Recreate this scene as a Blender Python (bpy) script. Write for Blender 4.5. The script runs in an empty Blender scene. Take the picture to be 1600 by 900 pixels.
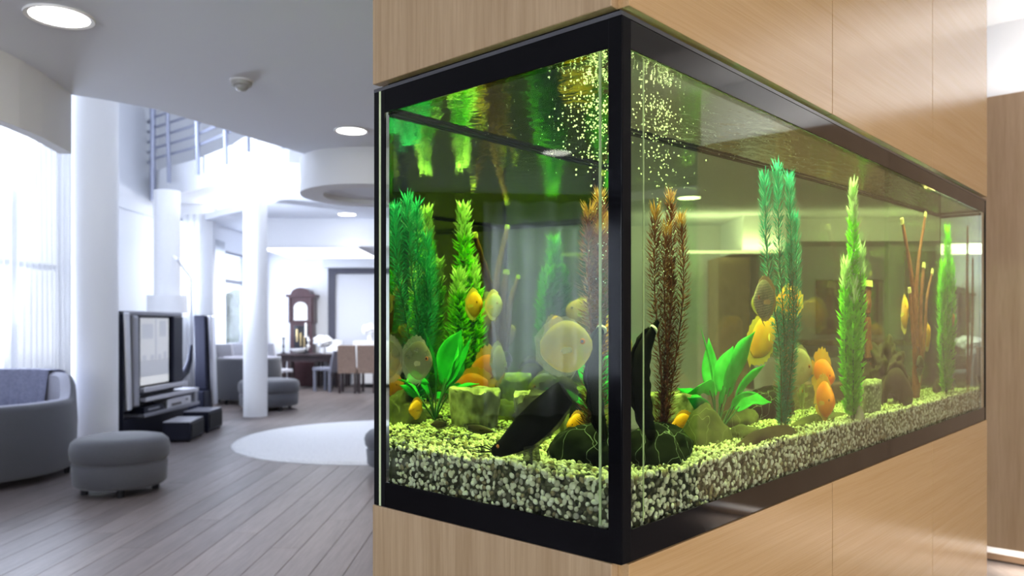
import bpy, bmesh, math, random
import numpy as np
from mathutils import Vector, Matrix, Euler, noise

random.seed(7); rng = np.random.default_rng(7)
sc = bpy.context.scene
COL = sc.collection
PI = math.pi

# ------------------------------------------------------------------ camera
cam_d = bpy.data.cameras.new('camera'); cam = bpy.data.objects.new('camera', cam_d); COL.objects.link(cam)
cam.location = (0, 0, 1.4); cam.rotation_euler = (PI/2, 0, 0)
cam_d.sensor_width = 36; cam_d.lens = 1225/1600*36; cam_d.shift_y = 56/1600
cam_d.clip_start = 0.05
cam_d.dof.use_dof = True; cam_d.dof.focus_distance = 1.42; cam_d.dof.aperture_fstop = 5.0
sc.camera = cam

# ------------------------------------------------------------------ world, lights, exposure
w = bpy.data.worlds.new('sky'); sc.world = w; w.use_nodes = True
bg = w.node_tree.nodes['Background']; bg.inputs[0].default_value = (0.86, 0.92, 1.0, 1); bg.inputs[1].default_value = 1.5
sc.view_settings.view_transform = 'Standard'; sc.view_settings.look = 'None'
sc.view_settings.gamma = 1; sc.view_settings.use_curve_mapping = False
sc.view_settings.exposure = 0.30
cy = sc.cycles
cy.max_bounces = 18; cy.diffuse_bounces = 4; cy.glossy_bounces = 6; cy.transmission_bounces = 14; cy.transparent_max_bounces = 24
cy.caustics_reflective = False; cy.caustics_refractive = True; cy.sample_clamp_indirect = 14.0

def area(name, loc, direction, sx, sy, power, color, shape='RECTANGLE', spread=PI):
    l = bpy.data.lights.new(name, 'AREA'); l.shape = shape; l.size = sx; l.size_y = sy; l.energy = power; l.color = color
    l.spread = spread
    o = bpy.data.objects.new(name, l); COL.objects.link(o); o.location = loc
    o.rotation_euler = Vector(direction).to_track_quat('-Z', 'Y').to_euler()
    return o
DAY = (0.70, 0.80, 1.0); WARM = (1.0, 0.86, 0.68)
area('daylight_left_window', (-6.22, 9.9, 2.5), (1, -0.30, 0.25), 3.3, 3.4, 300, DAY)
area('ceiling_fill', (-6.2, 9.9, 0.95), (1, -0.9, 0.6), 3.2, 0.4, 480, (0.74, 0.83, 1.0))  # added fill lamp aimed upward to brighten the living room ceiling
area('void_fill', (-6.75, 8.0, 4.9), (1, -0.3, 0.0), 9.0, 1.3, 150, DAY)  # added lamp at an unseen window, brightens the double-height void
area('daylight_near_window', (-6.75, 0.1, 1.65), (1, 0, 0), 1.7, 1.8, 70, DAY)
area('daylight_stair_window', (-6.07, 14.65, 2.5), (0, -1, 0), 0.8, 1.7, 25, DAY)
area('daylight_dining_window', (-5.95, 16.2, 1.95), (1, 0, 0), 3.2, 1.7, 130, DAY)
area('rear_fill', (4.6, -4.1, 1.6), (-0.35, 1, 0.35), 4.0, 2.0, 270, (1.0, 0.93, 0.84))  # added fill lamp behind the camera, lights the oak fronts

area('rear_left_fill', (-3.2, -4.1, 1.6), (0.1, 1, 0.55), 3.6, 2.0, 165, (0.86, 0.92, 1.0))  # added fill lamp behind the camera, lifts the ceiling and oak end panel

# ------------------------------------------------------------------ tank frame: u along the long side, v across, z up
TH = math.atan2(1225, 1113)
d2 = Vector((math.cos(TH), math.sin(TH), 0)); d1 = Vector((-math.sin(TH), math.cos(TH), 0))
CORNER = Vector((0.157, 1.145, 0))
TL, TW = 2.31, 0.53            # length and width of the water body
WATER_Z, BED_Z = 1.806, 1.165
def T(u, v, z): return CORNER + d2*u + d1*v + Vector((0, 0, z))
# two tubes in the canopy above the water
for i, (vv, p) in enumerate(((0.13, 60), (0.38, 52))):
    area('tank_lamp', T(1.155, vv, 1.93), (0, 0, -1), 2.2, 0.05, p, (0.92, 1.0, 0.58)).rotation_euler = (0, 0, TH)

# ------------------------------------------------------------------ materials
def newmat(name):
    m = bpy.data.materials.new(name); m.use_nodes = True
    return m, m.node_tree.nodes, m.node_tree.links, m.node_tree.nodes['Principled BSDF']
def mat(name, col, rough=0.6, metal=0.0, spec=0.5, var=0.0, scale=8.0, bump=0.0, bscale=None, sheen=0.0, stretch=None, sss=0.0, coat=0.0):
    m, n, l, p = newmat(name)
    c = (*col, 1) if len(col) == 3 else col
    p.inputs['Base Color'].default_value = c; p.inputs['Roughness'].default_value = rough
    p.inputs['Metallic'].default_value = metal; p.inputs['Specular IOR Level'].default_value = spec
    p.inputs['Coat Weight'].default_value = coat
    if sheen: p.inputs['Sheen Weight'].default_value = sheen
    if var or bump:
        tc = n.new('ShaderNodeTexCoord'); mp = n.new('ShaderNodeMapping'); l.new(tc.outputs['Object'], mp.inputs[0])
        if stretch: mp.inputs['Scale'].default_value = stretch
        nz = n.new('ShaderNodeTexNoise'); nz.inputs['Scale'].default_value = scale; nz.inputs['Detail'].default_value = 5; l.new(mp.outputs[0], nz.inputs[0])
        if var:
            r = n.new('ShaderNodeValToRGB'); l.new(nz.outputs[0], r.inputs[0])
            r.color_ramp.elements[0].position = 0.3; r.color_ramp.elements[1].position = 0.7
            r.color_ramp.elements[0].color = (*[max(0, x*(1-var)) for x in c[:3]], 1)
            r.color_ramp.elements[1].color = (*[min(1, x*(1+var)) for x in c[:3]], 1)
            l.new(r.outputs[0], p.inputs['Base Color'])
        if bump:
            b = n.new('ShaderNodeBump'); b.inputs['Strength'].default_value = bump; b.inputs['Distance'].default_value = 0.01
            if bscale:
                nb = n.new('ShaderNodeTexNoise'); nb.inputs['Scale'].default_value = bscale; l.new(mp.outputs[0], nb.inputs[0]); l.new(nb.outputs[0], b.inputs['Height'])
            else: l.new(nz.outputs[0], b.inputs['Height'])
            l.new(b.outputs[0], p.inputs['Normal'])
    return m
def emit(name, col, strength):
    m, n, l, p = newmat(name)
    p.inputs['Base Color'].default_value = (0.8, 0.8, 0.8, 1)
    p.inputs['Emission Color'].default_value = (*col, 1); p.inputs['Emission Strength'].default_value = strength
    return m
def woodmat(name, a, b, stretch, rough=0.33, spec=0.5, scale=6.0, bump=0.05, rand=0.0):
    m, n, l, p = newmat(name)
    tc = n.new('ShaderNodeTexCoord'); mp = n.new('ShaderNodeMapping'); l.new(tc.outputs['Object'], mp.inputs[0]); mp.inputs['Scale'].default_value = stretch
    n1 = n.new('ShaderNodeTexNoise'); n1.inputs['Scale'].default_value = scale; n1.inputs['Detail'].default_value = 8; n1.inputs['Roughness'].default_value = 0.65; n1.inputs['Distortion'].default_value = 0.3
    n2 = n.new('ShaderNodeTexNoise'); n2.inputs['Scale'].default_value = scale*0.18; n2.inputs['Detail'].default_value = 3
    if rand:
        oi = n.new('ShaderNodeObjectInfo'); vm = n.new('ShaderNodeVectorMath'); vm.operation = 'MULTIPLY_ADD'
        l.new(oi.outputs['Random'], vm.inputs[0]); vm.inputs[1].default_value = (37, 53, 71); l.new(mp.outputs[0], vm.inputs[2]); src = vm.outputs[0]
    else: src = mp.outputs[0]
    l.new(src, n1.inputs[0]); l.new(src, n2.inputs[0])
    mx = n.new('ShaderNodeMath'); mx.operation = 'MULTIPLY_ADD'; l.new(n1.outputs[0], mx.inputs[0]); mx.inputs[1].default_value = 0.65
    m2 = n.new('ShaderNodeMath'); m2.operation = 'MULTIPLY'; l.new(n2.outputs[0], m2.inputs[0]); m2.inputs[1].default_value = 0.35; l.new(m2.outputs[0], mx.inputs[2])
    r = n.new('ShaderNodeValToRGB'); r.color_ramp.elements[0].position = 0.33; r.color_ramp.elements[1].position = 0.66
    r.color_ramp.elements[0].color = (*a, 1); r.color_ramp.elements[1].color = (*b, 1); l.new(mx.outputs[0], r.inputs[0])
    out = r.outputs[0]
    if rand:
        hv = n.new('ShaderNodeHueSaturation'); mr = n.new('ShaderNodeMapRange'); l.new(oi.outputs['Random'], mr.inputs[0]); mr.inputs[3].default_value = 1-rand; mr.inputs[4].default_value = 1+rand
        l.new(mr.outputs[0], hv.inputs['Value']); l.new(out, hv.inputs['Color']); out = hv.outputs[0]
    l.new(out, p.inputs['Base Color']); p.inputs['Roughness'].default_value = rough; p.inputs['Specular IOR Level'].default_value = spec
    if bump:
        b_ = n.new('ShaderNodeBump'); b_.inputs['Strength'].default_value = bump; b_.inputs['Distance'].default_value = 0.004; l.new(n1.outputs[0], b_.inputs['Height']); l.new(b_.outputs[0], p.inputs['Normal'])
    return m
def fresnel_glass(name, ior, tint=(1, 1, 1), rough=0.0, slab=True):
    m, n, l, p = newmat(name); n.remove(p); o = n['Material Output']
    tr = n.new('ShaderNodeBsdfTransparent'); tr.inputs[0].default_value = (*tint, 1)
    gl = n.new('ShaderNodeBsdfGlossy'); gl.inputs['Roughness'].default_value = rough; gl.inputs[0].default_value = (1, 1, 1, 1)
    fr = n.new('ShaderNodeFresnel'); fr.inputs[0].default_value = ior
    if slab:      # a parallel slab: no total reflection on the way out
        ge = n.new('ShaderNodeNewGeometry'); mr = n.new('ShaderNodeMapRange'); l.new(ge.outputs['Backfacing'], mr.inputs[0])
        mr.inputs[3].default_value = ior; mr.inputs[4].default_value = 1/ior; l.new(mr.outputs[0], fr.inputs[0])
    mx = n.new('ShaderNodeMixShader'); l.new(fr.outputs[0], mx.inputs[0]); l.new(tr.outputs[0], mx.inputs[1]); l.new(gl.outputs[0], mx.inputs[2]); l.new(mx.outputs[0], o.inputs[0])
    return m, n, l, gl, fr, o
def curtainmat(name, col, transp):
    m, n, l, p = newmat(name); o = n['Material Output']; n.remove(p)
    tr = n.new('ShaderNodeBsdfTransparent'); df = n.new('ShaderNodeBsdfDiffuse'); ts = n.new('ShaderNodeBsdfTranslucent')
    df.inputs[0].default_value = (*col, 1); ts.inputs[0].default_value = (*col, 1)
    a = n.new('ShaderNodeMixShader'); a.inputs[0].default_value = 0.5; l.new(df.outputs[0], a.inputs[1]); l.new(ts.outputs[0], a.inputs[2])
    b = n.new('ShaderNodeMixShader'); lw = n.new('ShaderNodeLayerWeight'); lw.inputs[0].default_value = 0.5
    mr = n.new('ShaderNodeMapRange'); l.new(lw.outputs['Facing'], mr.inputs[0]); mr.inputs[3].default_value = 1-transp; mr.inputs[4].default_value = 1.0; l.new(mr.outputs[0], b.inputs[0]); l.new(tr.outputs[0], b.inputs[1]); l.new(a.outputs[0], b.inputs[2]); l.new(b.outputs[0], o.inputs[0])
    return m

M = {}
M['plaster'] = mat('white_plaster', (0.80, 0.81, 0.84), 0.85, spec=0.2, bump=0.03, scale=60)
M['ceiling'] = mat('ceiling_paint', (0.80, 0.83, 0.90), 0.9, spec=0.15, bump=0.03, scale=60)
M['darkwall'] = mat('darkened_wall', (0.10, 0.10, 0.115), 0.8, spec=0.2)  # out-of-view walls darkened to dim their reflection in the tank
M['column'] = mat('column_paint', (0.82, 0.82, 0.83), 0.6, spec=0.3, bump=0.02, scale=40)
M['wood_v'] = woodmat('oak_veneer_vertical', (0.30, 0.195, 0.10), (0.45, 0.32, 0.19), (26, 26, 0.9), rough=0.42, scale=5)
M['wood_h'] = woodmat('oak_veneer_horizontal', (0.42, 0.255, 0.11), (0.51, 0.335, 0.17), (0.8, 60, 68), rough=0.17, scale=5, bump=0.03)
M['wood_wall'] = woodmat('oak_veneer_wall', (0.35, 0.22, 0.12), (0.46, 0.31, 0.19), (14, 14, 0.8), rough=0.35, scale=4)
M['wood_end'] = mat('oak_edge', (0.16, 0.10, 0.06), 0.6)
M['black'] = mat('black_dim_reflect', (0.003, 0.003, 0.004), 0.06, spec=0.12)  # rim black with weak specular, keeps end side reflections dark
M['black_lit'] = mat('black_bright_reflect', (0.003, 0.003, 0.004), 0.05, spec=0.55)  # same rim black, stronger specular brightens the long side's reflections
M['silicone'] = mat('black_silicone', (0.004, 0.004, 0.005), 0.5, spec=0.1)
M['gapblack'] = mat('shadow_gap_black', (0.006, 0.006, 0.006), 0.8)
M['rim'] = mat('dark_steel_rim', (0.16, 0.16, 0.17), 0.25, metal=0.9)
M['pale_edge'] = mat('pale_glass_edge', (0.62, 0.72, 0.42), 0.3)
M['plank'] = woodmat('grey_oak_plank', (0.115, 0.094, 0.088), (0.19, 0.160, 0.152), (14, 0.9, 14), rough=0.42, spec=0.16, scale=4, bump=0.06, rand=0.14)
M['subfloor'] = woodmat('floor_boards', (0.115, 0.095, 0.088), (0.185, 0.158, 0.15), (14, 0.9, 14), rough=0.42, spec=0.16, scale=4, bump=0.05)
M['felt'] = mat('grey_upholstery', (0.092, 0.093, 0.105), 0.95, spec=0.1, var=0.12, scale=180, bump=0.25, sheen=0.3)
M['felt_in'] = mat('light_grey_upholstery', (0.42, 0.42, 0.48), 0.95, spec=0.1, var=0.1, scale=180, bump=0.2)
M['throw'] = mat('blue_grey_throw', (0.25, 0.26, 0.36), 0.95, spec=0.05, var=0.15, scale=40, bump=0.2)
M['cushion_dark'] = mat('dark_cushion', (0.08, 0.08, 0.12), 0.95, spec=0.05)
M['rug'] = mat('cream_shag', (0.74, 0.73, 0.72), 1.0, spec=0.0, var=0.12, scale=60, bump=1.0, bscale=90)
M['darkplastic'] = mat('navy_black_plastic', (0.009, 0.010, 0.022), 0.45, spec=0.2)
M['alu'] = mat('brushed_aluminium', (0.60, 0.60, 0.64), 0.32, metal=0.85)
M['greymetal'] = mat('grey_metal', (0.28, 0.28, 0.31), 0.4, metal=0.6)
M['screen'] = mat('dark_screen_glass', (0.01, 0.01, 0.014), 0.05, spec=0.8)
M['chrome'] = mat('bright_chrome', (0.85, 0.85, 0.87), 0.12, metal=1)
M['mahogany'] = mat('dark_mahogany', (0.055, 0.022, 0.026), 0.35, var=0.35, scale=14, stretch=(6, 6, 0.8))
M['tablewood'] = mat('dark_table_wood', (0.045, 0.03, 0.032), 0.3, var=0.3, scale=10)
M['wicker'] = mat('brown_wicker', (0.27, 0.19, 0.15), 0.7, var=0.35, scale=30, bump=0.5, stretch=(1, 1, 5))
M['chairgrey'] = mat('pale_grey_linen', (0.50, 0.50, 0.55), 0.9, var=0.15, scale=30, bump=0.2, stretch=(1, 1, 5))
M['chairdark'] = mat('slate_chair_fabric', (0.17, 0.175, 0.22), 0.9, var=0.1, scale=60)
M['dialface'] = mat('clock_face_enamel', (0.75, 0.74, 0.70), 0.4)
M['brass'] = mat('brass', (0.65, 0.50, 0.25), 0.25, metal=1)
M['white'] = mat('white_ceramic', (0.85, 0.85, 0.86), 0.25)
M['wax'] = mat('white_wax', (0.85, 0.84, 0.80), 0.5)
M['iron'] = mat('dark_iron', (0.03, 0.03, 0.035), 0.4, metal=0.7)
M['frame_dark'] = mat('dark_door_frame', (0.055, 0.055, 0.08), 0.5)
M['panel_pale'] = mat('pale_grey_door_leaf', (0.62, 0.63, 0.67), 0.55)
M['winframe'] = mat('grey_window_frame', (0.30, 0.32, 0.38), 0.5)
M['railmetal'] = mat('blue_grey_rail_steel', (0.38, 0.40, 0.50), 0.35, metal=0.5)
M['sheer'] = curtainmat('sheer_white_curtain', (0.92, 0.93, 0.95), 0.6)
M['drape'] = curtainmat('pale_drape', (0.80, 0.80, 0.80), 0.12)
M['lamp'] = emit('downlight_lens', (1, 0.97, 0.93), 9.0)
M['led'] = emit('led_strip', (1.0, 0.93, 0.82), 4.0)
M['led_cool'] = emit('cool_led_strip', (0.92, 0.95, 1.0), 9.0)
M['lightpanel'] = emit('light_panel', (0.97, 0.98, 1.0), 3.2)
M['winglass'] = fresnel_glass('window_glass', 1.45)[0]
M['brownwall'] = mat('tan_wardrobe', (0.42, 0.29, 0.17), 0.6, var=0.1, scale=8)
M['picture'] = mat('brown_painting', (0.25, 0.17, 0.10), 0.6, var=0.6, scale=5)
M['picframe'] = mat('gilt_frame', (0.30, 0.19, 0.08), 0.4)
M['stone'] = mat('fireplace_stone', (0.55, 0.53, 0.50), 0.7, var=0.08, scale=12)
M['soot'] = mat('soot_black', (0.015, 0.014, 0.013), 0.9)
M['hedge'] = mat('hedge_green', (0.20, 0.26, 0.24), 0.9, var=0.5, scale=14)
M['paving'] = mat('pale_terrace', (0.6, 0.6, 0.6), 0.9)

# water: refracting sides, a rippled surface that lets steep light through and mirrors the rest
def watermats():
    m, n, l, p = newmat('water_side'); o = n['Material Output']; n.remove(p)
    g = n.new('ShaderNodeBsdfGlass'); g.inputs['IOR'].default_value = 1.33; g.inputs['Roughness'].default_value = 0; g.inputs[0].default_value = (0.97, 0.99, 0.93, 1)
    l.new(g.outputs[0], o.inputs[0])
    ab = n.new('ShaderNodeVolumeAbsorption'); ab.inputs[0].default_value = (0.44, 0.58, 0.06, 1); ab.inputs[1].default_value = 1.95; l.new(ab.outputs[0], o.inputs['Volume'])
    m2, n, l, gl, fr, o = fresnel_glass('water_surface', 1.33, slab=False)
    tc = n.new('ShaderNodeTexCoord'); nz = n.new('ShaderNodeTexNoise'); nz.inputs['Scale'].default_value = 22; nz.inputs['Detail'].default_value = 3; l.new(tc.outputs['Object'], nz.inputs[0])
    b = n.new('ShaderNodeBump'); b.inputs['Strength'].default_value = 0.22; b.inputs['Distance'].default_value = 0.006; l.new(nz.outputs[0], b.inputs['Height']); l.new(b.outputs[0], gl.inputs['Normal'])
    ab = n.new('ShaderNodeVolumeAbsorption'); ab.inputs[0].default_value = (0.44, 0.58, 0.06, 1); ab.inputs[1].default_value = 1.95; l.new(ab.outputs[0], o.inputs['Volume'])
    return m, m2
M['water'], M['surface'] = watermats()
M['pane'] = fresnel_glass('tank_glass', 1.2, (0.97, 0.99, 0.95))[0]

# ------------------------------------------------------------------ mesh helpers
class MB:
    def __init__(s): s.v = []; s.f = []; s.mi = []
    def add(s, vs, fs, mi=0):
        b = len(s.v); s.v += [tuple(x) for x in vs]; s.f += [tuple(b+i for i in f) for f in fs]; s.mi += [mi]*len(fs); return s
    def box(s, x0, x1, y0, y1, z0, z1, mi=0, M_=None):
        vs = [Vector((x, y, z)) for z in (z0, z1) for y in (y0, y1) for x in (x0, x1)]
        if M_ is not None: vs = [M_ @ q for q in vs]
        return s.add(vs, [(0, 2, 3, 1), (4, 5, 7, 6), (0, 1, 5, 4), (2, 6, 7, 3), (0, 4, 6, 2), (1, 3, 7, 5)], mi)
    def lathe(s, prof, n=24, cx=0, cy=0, sx=1, sy=1, mi=0, a0=0, a1=2*PI):
        full = abs(a1-a0-2*PI) < 1e-6; k = n if full else n+1
        vs = []; fs = []
        for r, z in prof:
            for i in range(k):
                a = a0+(a1-a0)*i/n; vs.append((cx+r*sx*math.cos(a), cy+r*sy*math.sin(a), z))
        for j in range(len(prof)-1):
            for i in range(n):
                i2 = (i+1) % k
                fs.append((j*k+i, j*k+i2, (j+1)*k+i2, (j+1)*k+i))
        if full and tuple(prof[0]) != tuple(prof[-1]):
            if prof[0][0] > 1e-5: fs.append(tuple(range(k-1, -1, -1)))
            if prof[-1][0] > 1e-5: fs.append(tuple((len(prof)-1)*k+i for i in range(k)))
        return s.add(vs, fs, mi)
    def cyl(s, x, y, z0, z1, r, n=20, mi=0): return s.lathe([(r, z0), (r, z1)], n, x, y, mi=mi)
    def prism(s, pts, z0, z1, mi=0):
        n = len(pts); vs = [(x, y, z0) for x, y in pts]+[(x, y, z1) for x, y in pts]
        fs = [tuple(range(n-1, -1, -1)), tuple(range(n, 2*n))]+[(i, (i+1) % n, n+(i+1) % n, n+i) for i in range(n)]
        return s.add(vs, fs, mi)
    def tube(s, path, rad, n=8, mi=0, cap=True, flat=1.0, up=Vector((0, 0, 1))):
        P = [Vector(p) for p in path]; k = len(P)
        R = rad if isinstance(rad, (list, tuple)) else [rad]*k
        vs = []; fs = []
        for i, p in enumerate(P):
            t = (P[min(i+1, k-1)]-P[max(i-1, 0)]).normalized()
            a = t.cross(up)
            if a.length < 1e-3: a = t.cross(Vector((1, 0, 0)))
            a.normalize(); b = t.cross(a)
            for j in range(n):
                q = 2*PI*j/n; vs.append(p+a*(R[i]*flat*math.cos(q))+b*(R[i]*math.sin(q)))
        for i in range(k-1):
            for j in range(n): fs.append((i*n+j, i*n+(j+1) % n, (i+1)*n+(j+1) % n, (i+1)*n+j))
        if cap: fs += [tuple(range(n-1, -1, -1)), tuple((k-1)*n+j for j in range(n))]
        return s.add(vs, fs, mi)
    def build(s, name, m, parent=None, smooth=False, bevel=0.0, seg=2, subsurf=0, fix=True):
        me = bpy.data.meshes.new(name); me.from_pydata(s.v, [], s.f)
        if fix:
            bm = bmesh.new(); bm.from_mesh(me); bmesh.ops.recalc_face_normals(bm, faces=bm.faces); bm.to_mesh(me); bm.free()
        ms = m if isinstance(m, (list, tuple)) else [m]
        for q in ms: me.materials.append(q)
        if len(ms) > 1: me.polygons.foreach_set('material_index', s.mi)
        if smooth:
            me.polygons.foreach_set('use_smooth', [True]*len(me.polygons)); me.set_sharp_from_angle(angle=math.radians(48))
        return link(name, me, parent, bevel, seg, subsurf)
def link(name, me, parent=None, bevel=0.0, seg=2, subsurf=0):
    o = bpy.data.objects.new(name, me); COL.objects.link(o)
    if parent is not None: o.parent = parent
    if bevel:
        b = o.modifiers.new('bevel', 'BEVEL'); b.width = bevel; b.segments = seg; b.limit_method = 'ANGLE'; b.angle_limit = math.radians(40)
    if subsurf:
        q = o.modifiers.new('subsurf', 'SUBSURF'); q.levels = subsurf; q.render_levels = subsurf
    return o
def tag(o, label=None, cat=None, group=None, kind=None):
    if label: o['label'] = label
    if cat: o['category'] = cat
    if group: o['group'] = group
    if kind: o['kind'] = kind
    return o
def thing(name, label, cat, loc=(0, 0, 0), rotz=0.0, group=None):
    o = bpy.data.objects.new(name, None); COL.objects.link(o); o.empty_display_size = 0.1
    o.location = loc; o.rotation_euler = (0, 0, rotz)
    return tag(o, label, cat, group)
def struct(o): o['kind'] = 'structure'; return o
def copy_tree(o, parent=None):
    c = o.copy(); COL.objects.link(c)
    if parent is not None: c.parent = parent
    for ch in list(o.children): copy_tree(ch, c)
    return c
# ================================================================== SETTING
# floor: base slab and, where the eye can part them, single planks
fb = MB().box(-9, 9.5, -4.4, 18.4, -0.12, -0.012).build('floor', M['subfloor']); struct(fb)
pm = {}
def plank(x0, x1, y0, y1):
    k = (round(x1-x0, 3), round(y1-y0, 3))
    if k not in pm:
        a, b = k[0]/2-0.0012, k[1]/2-0.0012
        me = MB().box(-a, a, -b, b, -0.011, 0.0)
        me = me.add([], []); m = bpy.data.meshes.new('plank'); m.from_pydata(me.v, [], me.f); m.materials.append(M['plank'])
        bm = bmesh.new(); bm.from_mesh(m); bmesh.ops.bevel(bm, geom=[e for e in bm.edges if all(v.co.z > -0.001 for v in e.verts)], offset=0.0018, segments=1, affect='EDGES')
        bmesh.ops.recalc_face_normals(bm, faces=bm.faces); bm.to_mesh(m); bm.free(); pm[k] = m
    o = link('plank', pm[k], fb); o.location = ((x0+x1)/2, (y0+y1)/2, 0)
PW = 0.19; row = 0; x = -6.45
while x < -0.2:
    off = [0.0, -1.3, -0.6, -1.9, -0.95][row % 5]; y = 3.6+off
    while y < 16.4:
        # only rows inside the visible wedge
        if x+PW < -0.16*max(y, 0.1)+0.1 and x > -0.70*(y+2.6): plank(x, x+PW, max(y, 3.0), y+2.6)
        y += 2.6
    x += PW; row += 1

# main ceiling: rounded void on the left, stepped edge towards the stair hall, tray above the timber wall
arc = [(-4.42+2.0*math.cos(a), 3.85+2.0*math.sin(a)) for a in [math.radians(t) for t in range(-90, 18, 6)]]
edge = [(-2.50, 4.45), (-2.34, 4.57), (-2.17, 4.74), (-1.97, 5.14), (-1.77, 5.6), (-1.59, 5.99), (-1.50, 6.35), (-1.2, 7.0), (-0.6, 7.7), (0.3, 8.6), (0.9, 10.6)]
c_tray = [T(2.34, 0.60, 0), T(2.34, -4.0, 0)]
poly = [(-6.5, -4.2), (-6.5, 1.85)] + arc + edge + [(1.1, 10.6), (4.9, 10.6)] + [(T(4.9, 0.45, 0).x+1.8, 9.0), (c_tray[0].x, c_tray[0].y), (c_tray[1].x, c_tray[1].y)] + [(c_tray[1].x, -4.2)]
struct(MB().prism(poly, 2.70, 2.98).build('ceiling', M['ceiling']))
struct(MB().box(-9, 9.5, -4.4, 18.4, 6.0, 6.1).build('ceiling', M['plaster']))
# tray ceiling over the lit timber wall
tp = [T(2.3, 0.8, 0), T(7.5, 0.8, 0), T(7.5, -7, 0), T(2.3, -7, 0)]
struct(MB().prism([(q.x, q.y) for q in tp], 3.18, 3.3).build('ceiling', M['plaster']))
struct(MB().prism([(4.0, 9.3), (9.3, 3.0), (9.3, 10.6), (4.0, 10.6)], 2.99, 3.1).build('ceiling', M['plaster']))
# curved drop edge round the void
mb = MB(); ar2 = [(-4.42+1.93*math.cos(a), 3.85+1.93*math.sin(a)) for a in [math.radians(t) for t in range(-90, 18, 6)]] + [(-2.57, 4.45)]
mb.prism(arc+[edge[0]]+ar2[::-1], 2.365, 2.70); struct(mb.build('trim_1', M['plaster']))

# side walls
def wall_x(name, x0, x1, y0, y1, z0, z1, holes):
    mb = MB(); y = y0
    for a, b, c, d in sorted(holes):
        mb.box(x0, x1, y, a, z0, z1); mb.box(x0, x1, a, b, z0, c); mb.box(x0, x1, a, b, d, z1); y = b
    mb.box(x0, x1, y, y1, z0, z1); return struct(mb.build(name, M['plaster']))
def wall_y(name, y0, y1, x0, x1, z0, z1, holes):
    mb = MB(); x = x0
    for a, b, c, d in sorted(holes):
        mb.box(x, a, y0, y1, z0, z1); mb.box(a, b, y0, y1, z0, c); mb.box(a, b, y0, y1, d, z1); x = b
    mb.box(x, x1, y0, y1, z0, z1); return struct(mb.build(name, M['plaster']))
wl = MB()
def wall_left():
    x0, x1 = -6.7, -6.5
    nw = MB(); nw.box(x0, x1, -4.2, -0.7, 0, 2.7); nw.box(x0, x1, -0.7, 0.9, 0, 0.82); nw.box(x0, x1, -0.7, 0.9, 2.45, 2.7); nw.box(x0, x1, 0.9, 2.6, 0, 2.7)
    struct(nw.build('wall_near', M['darkwall'])); wl.box(x0, x1, -4.2, 2.6, 2.7, 4.3); wl.box(x0, x1, 2.6, 8.3, 0, 4.3)
    wl.box(x0, x1, 8.3, 11.5, 0, 0.74); wl.box(x0, x1, 11.5, 14.6, 0, 4.3)
    wl.box(x0, x1, -4.2, 3.5, 4.3, 6.0); wl.box(x0, x1, 12.6, 14.6, 4.3, 6.0); wl.box(x0, x1, 3.5, 12.6, 5.55, 6.0)
wall_left(); struct(wl.build('wall_left', M['plaster']))
wall_y('wall_stair', 14.4, 14.55, -6.5, -5.5, 0, 6.0, [(-6.40, -5.72, 1.47, 3.35)])
wall_y('wall_upper', 14.4, 14.55, -5.5, 9.3, 3.62, 6.0, [])
wall_x('wall_dining', -5.80, -5.65, 14.55, 18.2, 0, 3.6, [(14.75, 17.85, 0.96, 2.85)])
wall_y('wall_back', 18.0, 18.2, -5.80, 0.9, 0, 3.6, [])
wall_x('wall_partition', 0.9, 1.1, 10.6, 18.2, 0, 3.6, [])
wall_y('wall_lounge', 10.6, 10.8, 1.1, 9.3, 0, 3.3, [])
wall_x('wall_right', 9.2, 9.4, -4.2, 10.8, 0, 3.4, []).data.materials[0] = M['darkwall']
wall_y('wall_rear', -4.3, -4.15, -6.7, 9.4, 0, 3.4, [(-5.1, -1.3, 0.5, 2.65), (2.5, 6.7, 0.5, 2.65)])
struct(MB().box(-5.65, 0.9, 17.6, 18.0, 2.67, 3.3).build('trim_2', M['plaster']) if False else MB().box(-4.25, 0.9, 17.55, 18.0, 2.67, 3.3).build('trim_2', M['plaster']))
struct(MB().box(-6.5, -6.42, 11.5, 14.4, 3.32, 3.5).build('trim_3', M['plaster']))
for nm, a in (('baseboard_left', (-6.5, -6.485, 0.9, 14.4)), ('baseboard_back', (-5.65, 0.9, 17.985, 18.0)), ('baseboard_lounge', (1.1, 9.2, 10.585, 10.6))):
    struct(MB().box(a[0], a[1], a[2], a[3], 0, 0.08).build(nm, M['plaster']))

# windows
def window(n, axis, p, a, b, c, d, bars_v=(), bars_h=()):
    r = bpy.data.objects.new('window_%d' % n, None); COL.objects.link(r); struct(r)
    def bx(name, m, u0, u1, z0, z1, t0=0.0, t1=0.06):
        q = MB(); q.box(p+t0, p+t1, u0, u1, z0, z1) if axis == 'x' else q.box(u0, u1, p+t0, p+t1, z0, z1); return q.build(name, m, r)
    f = 0.05
    bx('window_frame', M['winframe'], a, a+f, c, d); bx('window_frame', M['winframe'], b-f, b, c, d)
    bx('window_frame', M['winframe'], a+f, b-f, c, c+f); bx('window_frame', M['winframe'], a+f, b-f, d-f, d)
    for v in bars_v: bx('mullion', M['winframe'], v-f/2, v+f/2, c+f, d-f)
    for h in bars_h: bx('transom', M['winframe'], a+f, b-f, h-0.04, h+0.04, 0.061, 0.10)
    bx('pane', M['winglass'], a+f, b-f, c+f, d-f, 0.025, 0.032)
window(1, 'x', -6.66, 8.3, 11.5, 0.74, 4.3, (9.4, 10.45), (2.2,))
window(2, 'x', -6.66, 3.5, 12.6, 4.3, 5.55, (5.0, 6.5, 8.0, 9.5, 11.0))  # unseen clerestory, added to brighten the void
window(3, 'x', -6.66, -0.7, 0.9, 0.82, 2.45, (0.1,))
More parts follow.
